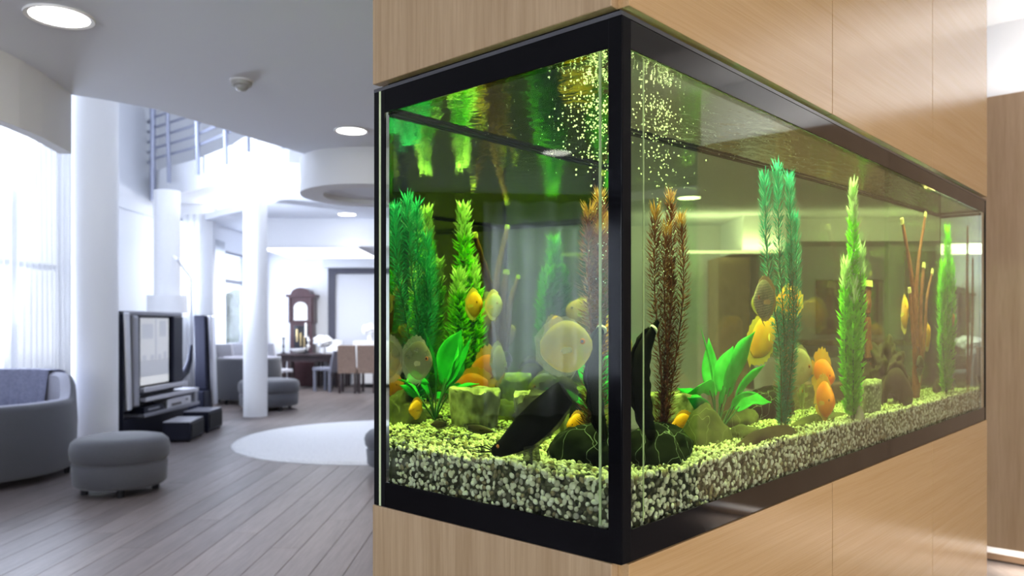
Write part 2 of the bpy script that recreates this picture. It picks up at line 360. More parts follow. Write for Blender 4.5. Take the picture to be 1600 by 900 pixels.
window(4, 'y', 14.46, -6.40, -5.72, 1.47, 3.35)
window(5, 'x', -5.76, 14.75, 17.85, 0.96, 2.85, (15.4, 16.6), (2.25,))
window(7, 'y', -4.25, -5.1, -1.3, 0.5, 2.65, (-3.8, -2.5))  # unseen rear window, added for the left fill lamp
window(6, 'y', -4.25, 2.5, 6.7, 0.5, 2.65, (3.9, 5.3))  # unseen rear window, added for the right fill lamp

def curtain(name, label, axis, p, a, b, z0, z1, m, amp=0.035, per=0.13, group=None):
    n = max(12, int((b-a)/per*8)); vs = []; fs = []; nz = 4
    for j in range(nz+1):
        z = z0+(z1-z0)*j/nz
        for i in range(n+1):
            t = a+(b-a)*i/n; w_ = amp*math.sin(2*PI*t/per+0.8*math.sin(t*5.3))*(1-0.25*j/nz)+0.012*math.sin(t*3+z)
            vs.append((p+w_, t, z) if axis == 'x' else (t, p+w_, z))
    for j in range(nz):
        for i in range(n): fs.append((j*(n+1)+i, j*(n+1)+i+1, (j+1)*(n+1)+i+1, (j+1)*(n+1)+i))
    o = MB().add(vs, fs).build(name, m, None, True, fix=False)
    s = o.modifiers.new('thickness', 'SOLIDIFY'); s.thickness = 0.002
    return tag(o, label, 'curtain', group)
curtain('sheer_curtain', 'tall sheer white curtain across the big window behind the curved sofa', 'x', -6.36, 8.2, 11.65, 0.03, 4.25, M['sheer'])
curtain('sheer_curtain', 'sheer white curtain at the near window seen mirrored in the tank glass', 'x', -6.38, -0.75, 0.95, 0.5, 2.6, M['sheer'], 0.12, 0.30)
curtain('sheer_curtain', 'narrow sheer curtain at the stair window behind the television', 'y', 14.30, -6.0, -5.66, 0.02, 3.4, M['sheer'])
curtain('sheer_curtain', 'sheer curtain on the dining window left of the slim column', 'x', -5.605, 14.62, 15.35, 0.05, 3.0, M['sheer'])

# outside
struct(MB().box(-30, -6.8, -10, 40, -0.3, -0.15).build('ground', M['paving']))
hb = bmesh.new(); bmesh.ops.create_icosphere(hb, subdivisions=4, radius=1)
for v in hb.verts:
    q = v.co.copy(); k = 1+0.25*noise.noise(q*3)+0.12*noise.noise(q*9); v.co = Vector((q.x*0.9*k, q.y*2.6*k, q.z*1.5*k))
hm = bpy.data.meshes.new('garden_hedge'); hb.to_mesh(hm); hb.free(); hm.materials.append(M['hedge'])
tag(link('garden_hedge', hm), 'blurred grey green hedge outside the dining window', 'hedge').location = (-8.6, 24.0, 0.8)

# ------------------------------------------------------------------ columns, balcony, ceiling drum
def column(label, x, y, r, z1, collar=None):
    o = MB().lathe([(r, 0), (r, z1)], 48, x, y).build('column', M['column'], None, True)
    tag(o, label, 'column')
    if collar:
        mb = MB().lathe([(r+0.001, collar[0]), (collar[2], collar[0]), (collar[2], collar[1]), (r+0.001, collar[1]), (r+0.001, collar[0])], 48, x, y)
        mb.build('collar', M['column'], o)
    return o
column('thick white round column behind the near pouf, left of the television', -4.57, 8.6, 0.228, 6.0)
column('white round column with a broad collar, standing behind the television', -5.72, 13.0, 0.205, 3.6, (1.59, 1.87, 0.31))
column('slim white round column in front of the dining area', -3.895, 11.9, 0.175, 3.6)

bal = thing('balcony', 'white upper balcony with a rounded end and steel rails', 'balcony')
near = [(-6.5, 14.1), (-6.25, 13.75), (-5.27, 12.95), (-4.24, 11.85), (-3.62, 11.0)]
tipc = (-3.05, 11.45)
tip = [(tipc[0]+0.72*math.cos(a), tipc[1]+0.72*math.sin(a)) for a in [math.radians(t) for t in range(-142, 40, 13)]]
back_ = [(-2.3, 12.6), (-2.0, 14.39), (-6.5, 14.39)]
outline = near+tip+back_
MB().prism(outline, 3.60, 4.10).build('slab', M['plaster'], bal)
pts = near+tip[:6]
for k, (px_, py_) in enumerate([(-5.75, 13.28), (-4.98, 12.58), (-4.24, 11.78), (-3.62, 10.92), (-3.05, 10.66)]):
    m_ = Vector((px_, py_, 0)); nrm = Vector((-0.62, -0.78, 0)); m_ += nrm*0.06
    MB().tube([m_+Vector((0, 0, 3.78)), m_+nrm*0.03+Vector((0, 0, 5.0))], [0.035, 0.035], 8).build('railing_post', M['railmetal'], bal)
MB().tube([(-6.24, 13.62, 3.55), (-6.24, 13.62, 5.3)], [0.05, 0.05], 10).build('railing_post', M['railmetal'], bal)
for z in (4.28, 4.46, 4.64, 4.82, 5.0):
    MB().tube([Vector((a, b, z))+Vector((-0.03, -0.05, 0)) for a, b in pts], 0.022, 6).build('rail', M['railmetal'], bal)

dr = thing('ceiling_drum', 'white round drum hanging under the ceiling edge, left of the tank', 'ceiling fixture', (-1.10, 6.35, 0))
MB().lathe([(0.42, 2.43), (0.60, 2.43), (0.60, 2.70), (0.42, 2.70), (0.42, 2.43)], 64).build('ring', M['plaster'], dr, True)
MB().lathe([(0.0, 2.47), (0.42, 2.47), (0.42, 2.49), (0, 2.49)], 48).build('soffit', M['ceiling'], dr)

# dining soffit with cove light, lower bulkhead with light panel
dp = [(-2.86, 11.3), (-5.64, 14.38), (-5.64, 17.99), (0.89, 17.99), (0.89, 10.6), (-2.3, 10.75)]
struct(MB().prism(dp, 3.30, 3.42).build('ceiling', M['ceiling']))
cv = Vector((-2.86, 11.3, 0)); ce = Vector((-5.64, 14.38, 0)); dv = (ce-cv).normalized(); nv = Vector((0.74, 0.67, 0))
strip = [cv+nv*0.15+dv*0.1, ce+nv*0.15-dv*0.25, ce+nv*0.20-dv*0.25, cv+nv*0.20+dv*0.1]
tag(MB().prism([(q.x, q.y) for q in strip], 3.425, 3.45).build('cove_light_strip', M['led_cool']), 'glowing cove light strip on the edge of the dining ceiling', 'light')
dl_o = area('cove_light', (cv+ce)/2+nv*0.2+Vector((0, 0, 3.47)), (-0.5, -0.5, 1), 3.8, 0.05, 20, (0.93, 0.95, 1.0))
bx_ = MB(); bx_.box(-4.75, -2.2, 14.15, 16.9, 2.80, 3.30); struct(bx_.build('trim_4', M['plaster']))
lp = thing('light_panel', 'bright rectangular light panel under the dining bulkhead', 'light', (-3.7, 15.3, 2.79))
MB().box(-0.9, 0.9, -1.1, 1.1, 0, 0.008).build('diffuser', M['lightpanel'], lp)
q = MB()
for a in ((-0.94, 0.94, -1.14, -1.1), (-0.94, 0.94, 1.1, 1.14), (-0.94, -0.9, -1.1, 1.1), (0.9, 0.94, -1.1, 1.1)): q.box(*a, -0.02, 0.008)
q.build('frame', M['plaster'], lp)
area('dining_light', (-3.7, 15.3, 2.77), (0, 0, -1), 1.7, 2.1, 45, (0.95, 0.97, 1.0))

def downlight(label, x, y, z, r=0.1, power=14, col=WARM):
    t = thing('downlight', label, 'downlight', (x, y, z))
    MB().lathe([(r, -0.006), (r*1.16, -0.010), (r*1.18, -0.001), (r, -0.001), (r, -0.006)], 32).build('trim_ring', M['column'], t, True)
    MB().lathe([(0.0, -0.004), (r*0.99, -0.004), (r*0.99, -0.001), (0, -0.001)], 32).build('lens', M['lamp'], t)
    l = area('downlight_lamp', (x, y, z-0.02), (0, 0, -1), 2*r, 2*r, power, col, 'DISK', math.radians(120))
downlight('large bright downlight in the top left ceiling corner', -1.91, 3.31, 2.70, 0.115, 16, (1, 0.96, 0.92))
downlight('round downlight just left of the tank canopy', -1.08, 5.27, 2.70, 0.097, 14, (1, 0.96, 0.92))
downlight('distant downlight in the dining ceiling left of the tank', -2.86, 13.60, 3.30, 0.15, 3, (1, 0.96, 0.92))
downlight('downlight seen through the tank above the red feathery plant', 1.62, 8.25, 2.70, 0.11, 26)
downlight('downlight seen through the tank between the teal and light green plants', 2.92, 7.44, 2.70, 0.11, 26)
downlight('downlight reflected in the upper left glass of the tank', -4.6, 0.5, 2.70, 0.11, 16, (1, 0.96, 0.92))
for i, (x_, y_) in enumerate(((2.4, 0.3), (2.9, -2.0), (0.8, -2.2))):  # unseen lamps added to light the oak long side
    downlight(['added downlight right of the tank, outside the frame', 'added downlight far behind and right of the viewer', 'added downlight behind the viewer'][i], x_, y_, 2.70, 0.1, 17, (1.0, 0.90, 0.76)); 
sm = thing('smoke_detector', 'small grey domed smoke detector on the ceiling', 'smoke detector', (-1.445, 4.19, 2.70))
MB().lathe([(0.055, 0), (0.055, -0.02), (0.05, -0.028), (0.035, -0.03), (0.034, -0.04), (0.022, -0.052), (0, -0.055)], 28).build('dome', mat('detector_plastic', (0.45, 0.44, 0.43), 0.5), sm, True)
MB().lathe([(0.062, 0), (0.062, -0.008), (0.056, -0.009)], 28).build('base_ring', M['column'], sm, True)

# ------------------------------------------------------------------ lit timber wall on the right
wr = bpy.data.objects.new('wall_timber', None); COL.objects.link(wr); struct(wr); wr.location = CORNER; wr.rotation_euler = (0, 0, TH)
UP, UW = 4.20, 4.43
MB().box(UW, UW+0.12, -2.30, 0.45, 0, 3.18).build('backing_wall', M['plaster'], wr)
y = 0.40
while y > -2.0:
    MB().box(UP-0.012, UP+0.03, y-1.295, y, 0.13, 2.695).build('timber_panel', M['wood_wall'], wr, bevel=0.002); y -= 1.3
MB().box(UP+0.035, UP+0.05, -2.15, 0.38, 2.66, 2.685).build('led_profile', M['led'], wr)
MB().box(UP+0.035, UP+0.05, -2.15, 0.38, 0.15, 0.165).build('led_profile', M['led'], wr)
MB().box(UW-0.012, UW-0.001, -2.3, 0.45, 0.0, 0.035).build('skirting', M['wood_end'], wr)
area('timber_wall_uplight', T(UP+0.09, -0.9, 2.69), d2*0.55+Vector((0, 0, 1)), 2.5, 0.05, 10, (1.0, 0.95, 0.88)).rotation_euler = (Matrix.Rotation(TH, 3, 'Z') @ Matrix.Rotation(PI/2, 3, 'Z') @ Matrix.Rotation(PI-0.5, 3, 'X')).to_euler()
area('timber_wall_downlight', T(UP+0.09, -0.9, 0.15), d2*0.55+Vector((0, 0, -1)), 2.5, 0.05, 16, (1.0, 0.90, 0.76)).rotation_euler = (Matrix.Rotation(TH, 3, 'Z') @ Matrix.Rotation(PI/2, 3, 'Z') @ Matrix.Rotation(0.4, 3, 'X')).to_euler()

# ------------------------------------------------------------------ lounge seen through the tank
def at(px, Y, py=None):
    return (px-800)/1225*Y, Y
cb = MB(); cb.box(2.55, 3.05, 9.6, 10.6, 2.28, 2.70); struct(cb.build('trim_5', M['plaster']))
struct(MB().box(1.1, 9.2, 9.75, 9.95, 2.72, 2.99).build('trim_6', M['plaster']))
struct(MB().box(3.0, 9.2, 9.9, 10.6, 2.42, 2.70).build('trim_7', M['plaster']))
tag(MB().box(1.9, 2.95, 9.55, 9.6, 2.245, 2.275).build('cove_light_strip', emit('soft_cove', (1, 0.95, 0.85), 2.5)), 'glowing strip under the bulkhead, seen through the tank behind the red plant', 'light')
area('lounge_cove', (2.3, 9.5, 2.3), (0, 0.5, 1), 1.4, 0.05, 10, (1, 0.95, 0.85))
area('lounge_cove', (4.3, 9.35, 2.30), (0, 0.3, 0.9), 1.6, 0.3, 9, (1, 0.95, 0.8))
wd = thing('wardrobe', 'tall tan cupboard seen through the tank behind the red feathery plant', 'cupboard', (2.58, 10.3, 0))
MB().box(-0.19, 0.19, -0.25, 0.29, 0.06, 2.24).build('carcass', M['brownwall'], wd)
MB().box(-0.17, 0.17, -0.27, -0.252, 0.08, 2.22).build('door', M['brownwall'], wd, bevel=0.004)
MB().box(-0.17, 0.17, -0.2, 0.25, 0.0, 0.058).build('plinth', M['wood_end'], wd)
curtain('drape', 'pale gathered drape seen through the tank left of the teal plant', 'y', 10.45, 2.84, 3.45, 0.03, 2.65, M['drape'], 0.04, 0.12)
pc = thing('framed_painting', 'wide brown framed painting seen through the tank beside the teal plant', 'painting', (4.18, 10.57, 1.62))
q = MB()
for a in ((-0.42, 0.42, -0.36, -0.29), (-0.42, 0.42, 0.29, 0.36), (-0.42, -0.35, -0.29, 0.29), (0.35, 0.42, -0.29, 0.29)): q.box(a[0], a[1], -0.045, 0.0, a[2], a[3])
q.build('frame', M['picframe'], pc, bevel=0.008)
MB().box(-0.35, 0.35, -0.02, -0.005, -0.29, 0.29).build('canvas', M['picture'], pc)
fp = thing('fireplace', 'pale fireplace with a dark arched opening, seen through the tank', 'fireplace', (4.2, 10.35, 0))
op = [(0.36*math.cos(a), 0.62+0.36*math.sin(a)) for a in [PI*i/16 for i in range(17)]]
prof = [(0.62, 0), (0.62, 1.12), (-0.62, 1.12), (-0.62, 0), (-0.36, 0)]+[(x_, z_) for x_, z_ in op[::-1]]+[(0.36, 0)]
vs = [(x_, -0.2, z_) for x_, z_ in prof]+[(x_, 0.24, z_) for x_, z_ in prof]; n_ = len(prof)
MB().add(vs, [tuple(range(n_)), tuple(range(2*n_-1, n_-1, -1))]+[(i, (i+1) % n_, n_+(i+1) % n_, n_+i) for i in range(n_)]).build('surround', M['stone'], fp)
MB().box(-0.35, 0.35, 0.0, 0.23, 0.0, 0.97).build('firebox', M['soot'], fp)
MB().box(-0.72, 0.72, -0.27, 0.24, 1.125, 1.19).build('mantel_shelf', M['brownwall'], fp, bevel=0.006)
ds = bpy.data.objects.new('door_1', None); COL.objects.link(ds); struct(ds); ds.location = (5.35, 10.58, 0)
MB().box(-0.36, 0.36, -0.04, 0.0, 0.01, 2.25).build('door_leaf', mat('dark_walnut_door', (0.07, 0.045, 0.03), 0.5, var=0.2), ds)
for a in ((-0.46, -0.365, 0, 2.35), (0.365, 0.46, 0, 2.35), (-0.365, 0.365, 2.255, 2.35)): MB().box(a[0], a[1], -0.06, 0.0, a[2], a[3]).build('door_frame', mat('olive_door_frame', (0.20, 0.17, 0.11), 0.5), ds)
MB().tube([(0.28, -0.045, 1.05), (0.28, -0.09, 1.05), (0.19, -0.09, 1.05)], 0.011, 8).build('door_handle', M['alu'], ds)
lo = thing('lounge_sofa', 'cream two seat sofa seen through the tank behind the broad leaved plant', 'sofa', (3.25, 9.3, 0))
MB().box(-0.55, 0.55, -0.35, 0.4, 0.1, 0.42).build('seat', M['stone'], lo, True, 0.06, 3)
MB().box(-0.55, 0.55, 0.22, 0.45, 0.42, 1.0).build('backrest', M['stone'], lo, True, 0.09, 3)
for s in (-1, 1): MB().box(s*0.66-0.1, s*0.66+0.1, -0.35, 0.45, 0.1, 0.62).build('armrest', M['stone'], lo, True, 0.06, 3)
for sx in (-1, 1):
    for sy in (-0.28, 0.36): MB().cyl(sx*0.6, sy, 0, 0.1, 0.025, 10).build('leg', M['wood_end'], lo)
bf = thing('sideboard', 'low brown sideboard seen through the tank under the painting', 'sideboard', (3.0, 8.2, 0))
MB().box(-0.5, 0.5, -0.2, 0.2, 0.08, 0.8).build('carcass', M['brownwall'], bf, bevel=0.005)
for i in range(2): MB().box(-0.49+i*0.5, -0.01+i*0.5, -0.215, -0.201, 0.1, 0.78).build('door', M['wood_wall'], bf, bevel=0.004)
MB().box(-0.46, 0.46, -0.16, 0.16, 0, 0.08).build('plinth', M['wood_end'], bf)
# ================================================================== FURNITURE ON THE LEFT
def sstep(a, b, t):
    t = max(0, min(1, (t-a)/(b-a))); return t*t*(3-2*t)
def tub_sofa(label, x, y, R, hlow, hhigh, a0, a1, lo, rot=0.0, legs=(0, 70, 140, 215, 290), seat=0.40):
    t = thing('tub_sofa', label, 'sofa', (x, y, 0), rot)
    th = 0.13; n = 64
    def shell(z0f, z1f, r0, r1, rounded):
        vs = []; fs = []; ring = []
        for i in range(n+1):
            a = math.radians(a0+(a1-a0)*i/n); h = hlow+(hhigh-hlow)*sstep(lo[0], lo[1], math.degrees(a))
            ro, ri = R, R-th
            sec = [(ri, 0.075), (ro-0.02, 0.075), (ro, 0.10), (ro+0.012, h*0.6), (ro, h-0.05), (ro-0.015, h-0.015), (ro-0.045, h), (ri+0.045, h), (ri+0.015, h-0.015), (ri, h-0.05)]
            k = len(sec)
            vs += [(r*math.cos(a), r*math.sin(a), z) for r, z in sec]
        for i in range(n):
            for j in range(k): fs.append((i*k+j, i*k+(j+1) % k, (i+1)*k+(j+1) % k, (i+1)*k+j))
        fs += [tuple(range(k)), tuple(n*k+j for j in range(k-1, -1, -1))]
        return MB().add(vs, fs)
    shell(0, 0, 0, 0, 0).build('backrest', M['felt'], t, True)
    MB().lathe([(0, 0.08), (R-th-0.02, 0.08), (R-th-0.012, seat-0.04), (R-th-0.05, seat), (0, seat+0.02)], 48).build('seat', M['felt_in'], t, True)
    # soft rim of the arm, in the lighter inner cloth
    vs = []; fs = []
    for i in range(n+1):
        a = math.radians(a0+(a1-a0)*i/n); h = hlow+(hhigh-hlow)*sstep(lo[0], lo[1], math.degrees(a))
        for r, z in ((R-0.05, h+0.001), (R-0.08, h+0.012), (R-th-0.004, h-0.02), (R-th-0.006, seat-0.02)): vs.append((r*math.cos(a), r*math.sin(a), z))
    for i in range(n):
        for j in range(3): fs.append((i*4+j, i*4+j+1, (i+1)*4+j+1, (i+1)*4+j))
    MB().add(vs, fs).build('lining', M['felt_in'], t, True)
    for a in legs:
        a = math.radians(a); MB().lathe([(0.024, 0), (0.034, 0.075)], 14, (R-0.06)*math.cos(a), (R-0.1)*math.sin(a)).build('leg', M['iron'], t, True)
    return t
s1 = tub_sofa('big curved grey sofa at the left frame edge with a throw on its back', -5.02, 7.08, 0.95, 0.70, 0.91, -150, 200, (18, 45), legs=(-92, -72, -40, 20, 80, 140, 200))
# throw laid over the sofa back
vs = []; fs = []; na, nb = 26, 14
for i in range(na+1):
    a = math.radians(58+58*i/na); f_ = 0.012*math.sin(i*1.7)
    for j in range(nb+1):
        if j <= 3: r, z = 0.975+f_*0.3, 0.925-0.07*(3-j)
        elif j <= 6: r, z = 0.97-0.055*(j-3), 0.945
        else: r, z = 0.792+f_-0.008*(j-7), 0.90-0.058*(j-7)
        vs.append((-5.02+r*math.cos(a), 7.08+r*math.sin(a), z))
for i in range(na):
    for j in range(nb): fs.append((i*(nb+1)+j, i*(nb+1)+j+1, (i+1)*(nb+1)+j+1, (i+1)*(nb+1)+j))
o = MB().add(vs, fs).build('throw_blanket', M['throw'], None, True); so = o.modifiers.new('thickness', 'SOLIDIFY'); so.thickness = 0.012
tag(o, 'blue grey throw blanket hanging over the back of the curved sofa', 'blanket')
def pillow(name, label, loc, rot, sx, sy, sz, m, group=None):
    vs = []; fs = []; n = 10
    for s in (1, -1):
        for i in range(n+1):
            for j in range(n+1):
                u_, v_ = 2*i/n-1, 2*j/n-1; h = (max(0, (1-u_**4))*max(0, (1-v_**4)))**0.5
                vs.append((u_*sx*(1-0.08*(v_*v_)), v_*sy*(1-0.08*u_*u_), s*sz*h))
    N = (n+1)**2
    for s in range(2):
        for i in range(n):
            for j in range(n): fs.append((s*N+i*(n+1)+j, s*N+(i+1)*(n+1)+j, s*N+(i+1)*(n+1)+j+1, s*N+i*(n+1)+j+1))
    me = MB().add(vs, fs); o = me.build(name, m, None, True)
    bm = bmesh.new(); bm.from_mesh(o.data); bmesh.ops.remove_doubles(bm, verts=bm.verts, dist=1e-4); bmesh.ops.recalc_face_normals(bm, faces=bm.faces); bm.to_mesh(o.data); bm.free()
    o.location = loc; o.rotation_euler = rot; return tag(o, label, 'cushion', group)
pillow('cushion', 'dark cushion lying on top of the curved sofa back beside the throw', (-5.62, 7.82, 1.01), (0.15, 0.1, 0.7), 0.2, 0.13, 0.06, M['cushion_dark'])

def pouf(label, x, y, r, h, legs=4, rot=0.3):
    t = thing('pouf', label, 'pouf', (x, y, 0), rot)
    z0 = 0.07; zm = z0+(h-z0)*0.48
    MB().lathe([(0, z0), (r-0.03, z0), (r-0.01, z0+0.02), (r, zm-0.02), (r-0.012, zm), (0, zm)], 56).build('base', M['felt'], t, True)
    MB().lathe([(0, zm+0.002), (r-0.015, zm+0.002), (r+0.01, zm+0.03), (r+0.018, (zm+h)/2), (r+0.005, h-0.05), (r-0.03, h-0.018), (r-0.1, h-0.004), (0, h)], 56).build('cushion', M['felt'], t, True)
    for i in range(legs):
        a = 2*PI*i/legs+0.4; MB().lathe([(0.028, 0), (0.034, z0)], 14, (r-0.1)*math.cos(a), (r-0.1)*math.sin(a)).build('leg', M['iron'], t, True)
    return t
pouf('round grey pouf in the foreground beside the curved sofa', -3.27, 6.55, 0.365, 0.475, 4, -1.5)
pouf('round grey pouf in the distance beside the slim column', -3.98, 12.85, 0.47, 0.50, 4, -1.2)
pouf('grey pouf half hidden behind the left edge of the tank', -1.02, 7.45, 0.36, 0.41)
tub_sofa('grey tub sofa in the distance between television and slim column', -4.72, 14.05, 0.56, 0.80, 0.80, -170, 175, (20, 50), legs=(-120, -60, 0, 90, 200))

# round shaggy rug
rb = []; rf = []; n = 96; rings = [0.0, 0.5, 1.0, 1.4, 1.62, 1.70, 1.735]
rb.append((0, 0, 0.03))
for k, r in enumerate(rings[1:]):
    for i in range(n):
        a = 2*PI*i/n; j = 0.012*noise.noise(Vector((math.cos(a)*9, math.sin(a)*9, k))) if k > 3 else 0
        rb.append(((r+j)*math.cos(a), (r+j)*math.sin(a), 0.03 if k < 4 else (0.026 if k == 4 else 0.001)))
for i in range(n): rf.append((0, 1+i, 1+(i+1) % n))
for k in range(len(rings)-2):
    for i in range(n): rf.append((1+k*n+i, 1+(k+1)*n+i, 1+(k+1)*n+(i+1) % n, 1+k*n+(i+1) % n))
o = MB().add(rb, rf).build('round_rug', M['rug'], None, True); o.location = (-1.56, 9.5, 0); tag(o, 'round cream shaggy rug on the plank floor', 'rug')

# ------------------------------------------------------------------ television with leaning speaker bars
tv = thing('television', 'big silver and black television on a stand behind the near pouf', 'television', (-4.40, 8.87, 0), PI/2)
def tb(name, m, x0, x1, y0, y1, z0, z1, bev=0.008, parent=tv, lean=0.0):
    q = MB().box(x0, x1, y0, y1, z0, z1)
    if lean: q.v = [(x_+lean*(z_-z0)/(z1-z0), y_, z_) for x_, y_, z_ in q.v]
    return q.build(name, m, parent, bevel=bev)
tb('cabinet_back', M['darkplastic'], 0.02, 1.58, 0.10, 0.36, 0.34, 1.54, 0.02)
tb('top_rail', M['greymetal'], 0.0, 1.6, 0.0, 0.10, 1.50, 1.55)
tb('speaker_bar', M['alu'], 0.06, 0.17, -0.03, 0.05, 0.40, 1.53, 0.02, lean=-0.06)
tb('speaker_bar', M['greymetal'], 0.24, 0.38, -0.02, 0.05, 0.42, 1.50, 0.03, lean=-0.03)
tb('side_panel', M['darkplastic'], 0.0, 0.02, 0.0, 0.36, 0.1, 1.54, 0.004)
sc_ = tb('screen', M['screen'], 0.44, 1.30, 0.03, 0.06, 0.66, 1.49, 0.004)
# room reflection painted on the glass: glowing cabinet shelves over a dark band
refl = lambda n, c, e: emit(n, c, e)
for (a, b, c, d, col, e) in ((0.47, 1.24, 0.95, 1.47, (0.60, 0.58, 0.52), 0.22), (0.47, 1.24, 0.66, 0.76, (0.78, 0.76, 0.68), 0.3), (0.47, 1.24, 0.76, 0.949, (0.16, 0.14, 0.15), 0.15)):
    MB().box(a, b, 0.028, 0.0295, c, d).build('reflection_area', refl('painted_reflection', col, e), sc_)
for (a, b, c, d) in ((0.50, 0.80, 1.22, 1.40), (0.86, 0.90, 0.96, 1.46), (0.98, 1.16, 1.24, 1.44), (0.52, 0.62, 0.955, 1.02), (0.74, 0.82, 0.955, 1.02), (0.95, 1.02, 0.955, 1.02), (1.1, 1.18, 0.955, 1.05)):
    MB().box(a, b, 0.026, 0.0275, c, d).build('reflection_area', refl('painted_reflection_dark', (0.14, 0.14, 0.18), 0.15), sc_)
tb('bezel_right', M['darkplastic'], 1.30, 1.60, -0.01, 0.1, 0.55, 1.50, 0.02)
tb('shelf', M['alu'], 0.40, 1.62, -0.06, 0.34, 0.585, 0.64)
tb('shelf', M['alu'], 0.40, 1.95, -0.08, 0.34, 0.475, 0.525)
tb('shelf', M['greymetal'], 0.36, 1.98, -0.08, 0.34, 0.29, 0.335)
tb('shelf_post', M['greymetal'], 1.86, 1.97, -0.06, 0.3, 0.336, 0.474)
tb('stand', M['darkplastic'], 0.10, 1.9, 0.05, 0.33, 0.0, 0.289)
tb('knob', M['chrome'], 0.40, 0.44, -0.06, 0.0, 0.34, 0.39, 0.015)
pl_ = thing('disc_player', 'silver disc player on the open shelf below the television screen', 'player', (-4.40, 9.95, 0.3355), PI/2)
MB().box(-0.1, 0.62, -0.075, 0.25, 0.0, 0.11).build('case', M['alu'], pl_, bevel=0.006)
MB().box(0.02, 0.30, -0.080, -0.076, 0.02, 0.05).build('display', M['screen'], pl_)
MB().box(0.45, 0.50, -0.082, -0.076, 0.055, 0.075).build('knob', M['iron'], pl_)
vr = thing('video_recorder', 'dark video recorder left of the silver disc player', 'player', (-4.40, 9.35, 0.3355), PI/2)
MB().box(-0.1, 0.44, -0.06, 0.25, 0.0, 0.08).build('case', M['darkplastic'], vr, bevel=0.006)
MB().box(0.0, 0.3, -0.064, -0.0605, 0.03, 0.055).build('flap', M['greymetal'], vr)
tw = thing('tower_speaker', 'tall leaning silver and black tower speaker right of the television', 'speaker', (-4.36, 11.26, 0), PI/2)
q = MB().box(-0.16, 0.17, 0.0, 0.3, 0.0, 0.45); q.build('base', M['darkplastic'], tw, bevel=0.02)
q = MB().box(-0.06, 0.16, 0.02, 0.2, 0.45, 1.52); q.v = [(x_+0.05*(1.52-z_), y_, z_) for x_, y_, z_ in q.v]; q.build('column_body', M['darkplastic'], tw, bevel=0.02)
q = MB().box(-0.02, 0.13, -0.05, 0.018, 0.22, 1.52); q.v = [(x_+0.09*(1.52-z_), y_, z_) for x_, y_, z_ in q.v]; q.build('grille_bar', M['alu'], tw, bevel=0.02)
MB().tube([(1.39, 0.12, 0.62), (1.79, 0.12, 0.66), (2.0, 0.12, 0.74), (2.12, 0.12, 0.88), (2.18, 0.12, 1.1)], [0.05, 0.05, 0.05, 0.04, 0.02], 10).build('swept_arm', M['darkplastic'], tv, True)
for (lab, X, Y, sx, sy, h, r) in (('low black box speaker with pale top on the floor before the television', -4.0, 9.55, 0.16, 0.30, 0.235, 0.12), ('low dark box speaker on the floor before the tower speaker', -4.06, 10.3, 0.16, 0.28, 0.27, 0.05)):
    t = thing('box_speaker', lab, 'speaker', (X, Y, 0), r)
    MB().box(-sx, sx, -sy, sy, 0.02, h).build('cabinet', M['darkplastic'], t, bevel=0.012)
    MB().box(sx+0.001, sx+0.012, -sy*0.9, sy*0.9, 0.05, h-0.03).build('grille', M['gapblack'], t, bevel=0.004)
    MB().box(-sx*0.96, sx*0.96, -sy*0.96, sy*0.96, h, h+0.006).build('top_plate', M['alu' if 'pale' in lab else 'greymetal'], t)
    for ax in (-1, 1):
        for ay in (-1, 1): MB().cyl(ax*sx*0.8, ay*sy*0.85, 0, 0.02, 0.015, 8).build('foot', M['iron'], t)
la = thing('floor_lamp', 'thin bent floor lamp pole rising right behind the television', 'lamp', (-5.05, 12.35, 0))
MB().lathe([(0, 0), (0.13, 0), (0.13, 0.02), (0, 0.025)], 24).build('base', M['greymetal'], la, True)
MB().tube([(0, 0, 0.02), (0, 0, 2.08), (-0.02, 0, 2.14), (-0.20, -0.05, 2.40)], 0.013, 8).build('pole', M['greymetal'], la, True)
MB().tube([(-0.20, -0.05, 2.40), (-0.26, -0.06, 2.47)], [0.03, 0.02], 10).build('lamp_head', M['alu'], la, True)

# ------------------------------------------------------------------ dining area
def legs4(t, sx, sy, h, r, m):
    for ax in (-1, 1):
        for ay in (-1, 1):
            MB().box(ax*sx-r, ax*sx+r, ay*sy-r, ay*sy+r, 0, h).build('leg', m, t, bevel=0.003)
def chair(label, x, y, rot, m, legm, h=0.98, w=0.24, group=None):
    t = thing('dining_chair', label, 'chair', (x, y, 0), rot, group)
    legs4(t, w-0.035, 0.20, 0.43, 0.025, legm)
    MB().box(-w, w, -0.23, 0.24, 0.43, 0.50).build('seat', m, t, bevel=0.015)
    vs = []; n = 8
    for j in range(n+1):
        z = 0.40+(h-0.40)*j/n; o_ = -0.20-0.09*(j/n)**1.5
        for yy in (o_, o_-0.05):
            for xx in (-w, w): vs.append((xx*(1-0.04*(j/n)), yy, z))
    fs = [(0, 1, 3, 2), tuple(4*n+k for k in (0, 2, 3, 1))]
    for j in range(n):
        a, b = 4*j, 4*(j+1)
        fs += [(a, a+1, b+1, b), (a+3, a+2, b+2, b+3), (a+2, a, b, b+2), (a+1, a+3, b+3, b+1)]
    MB().add(vs, fs).build('backrest', m, t, bevel=0.01)
    return t
def XY(px, Y): return (px-800)/1225*Y
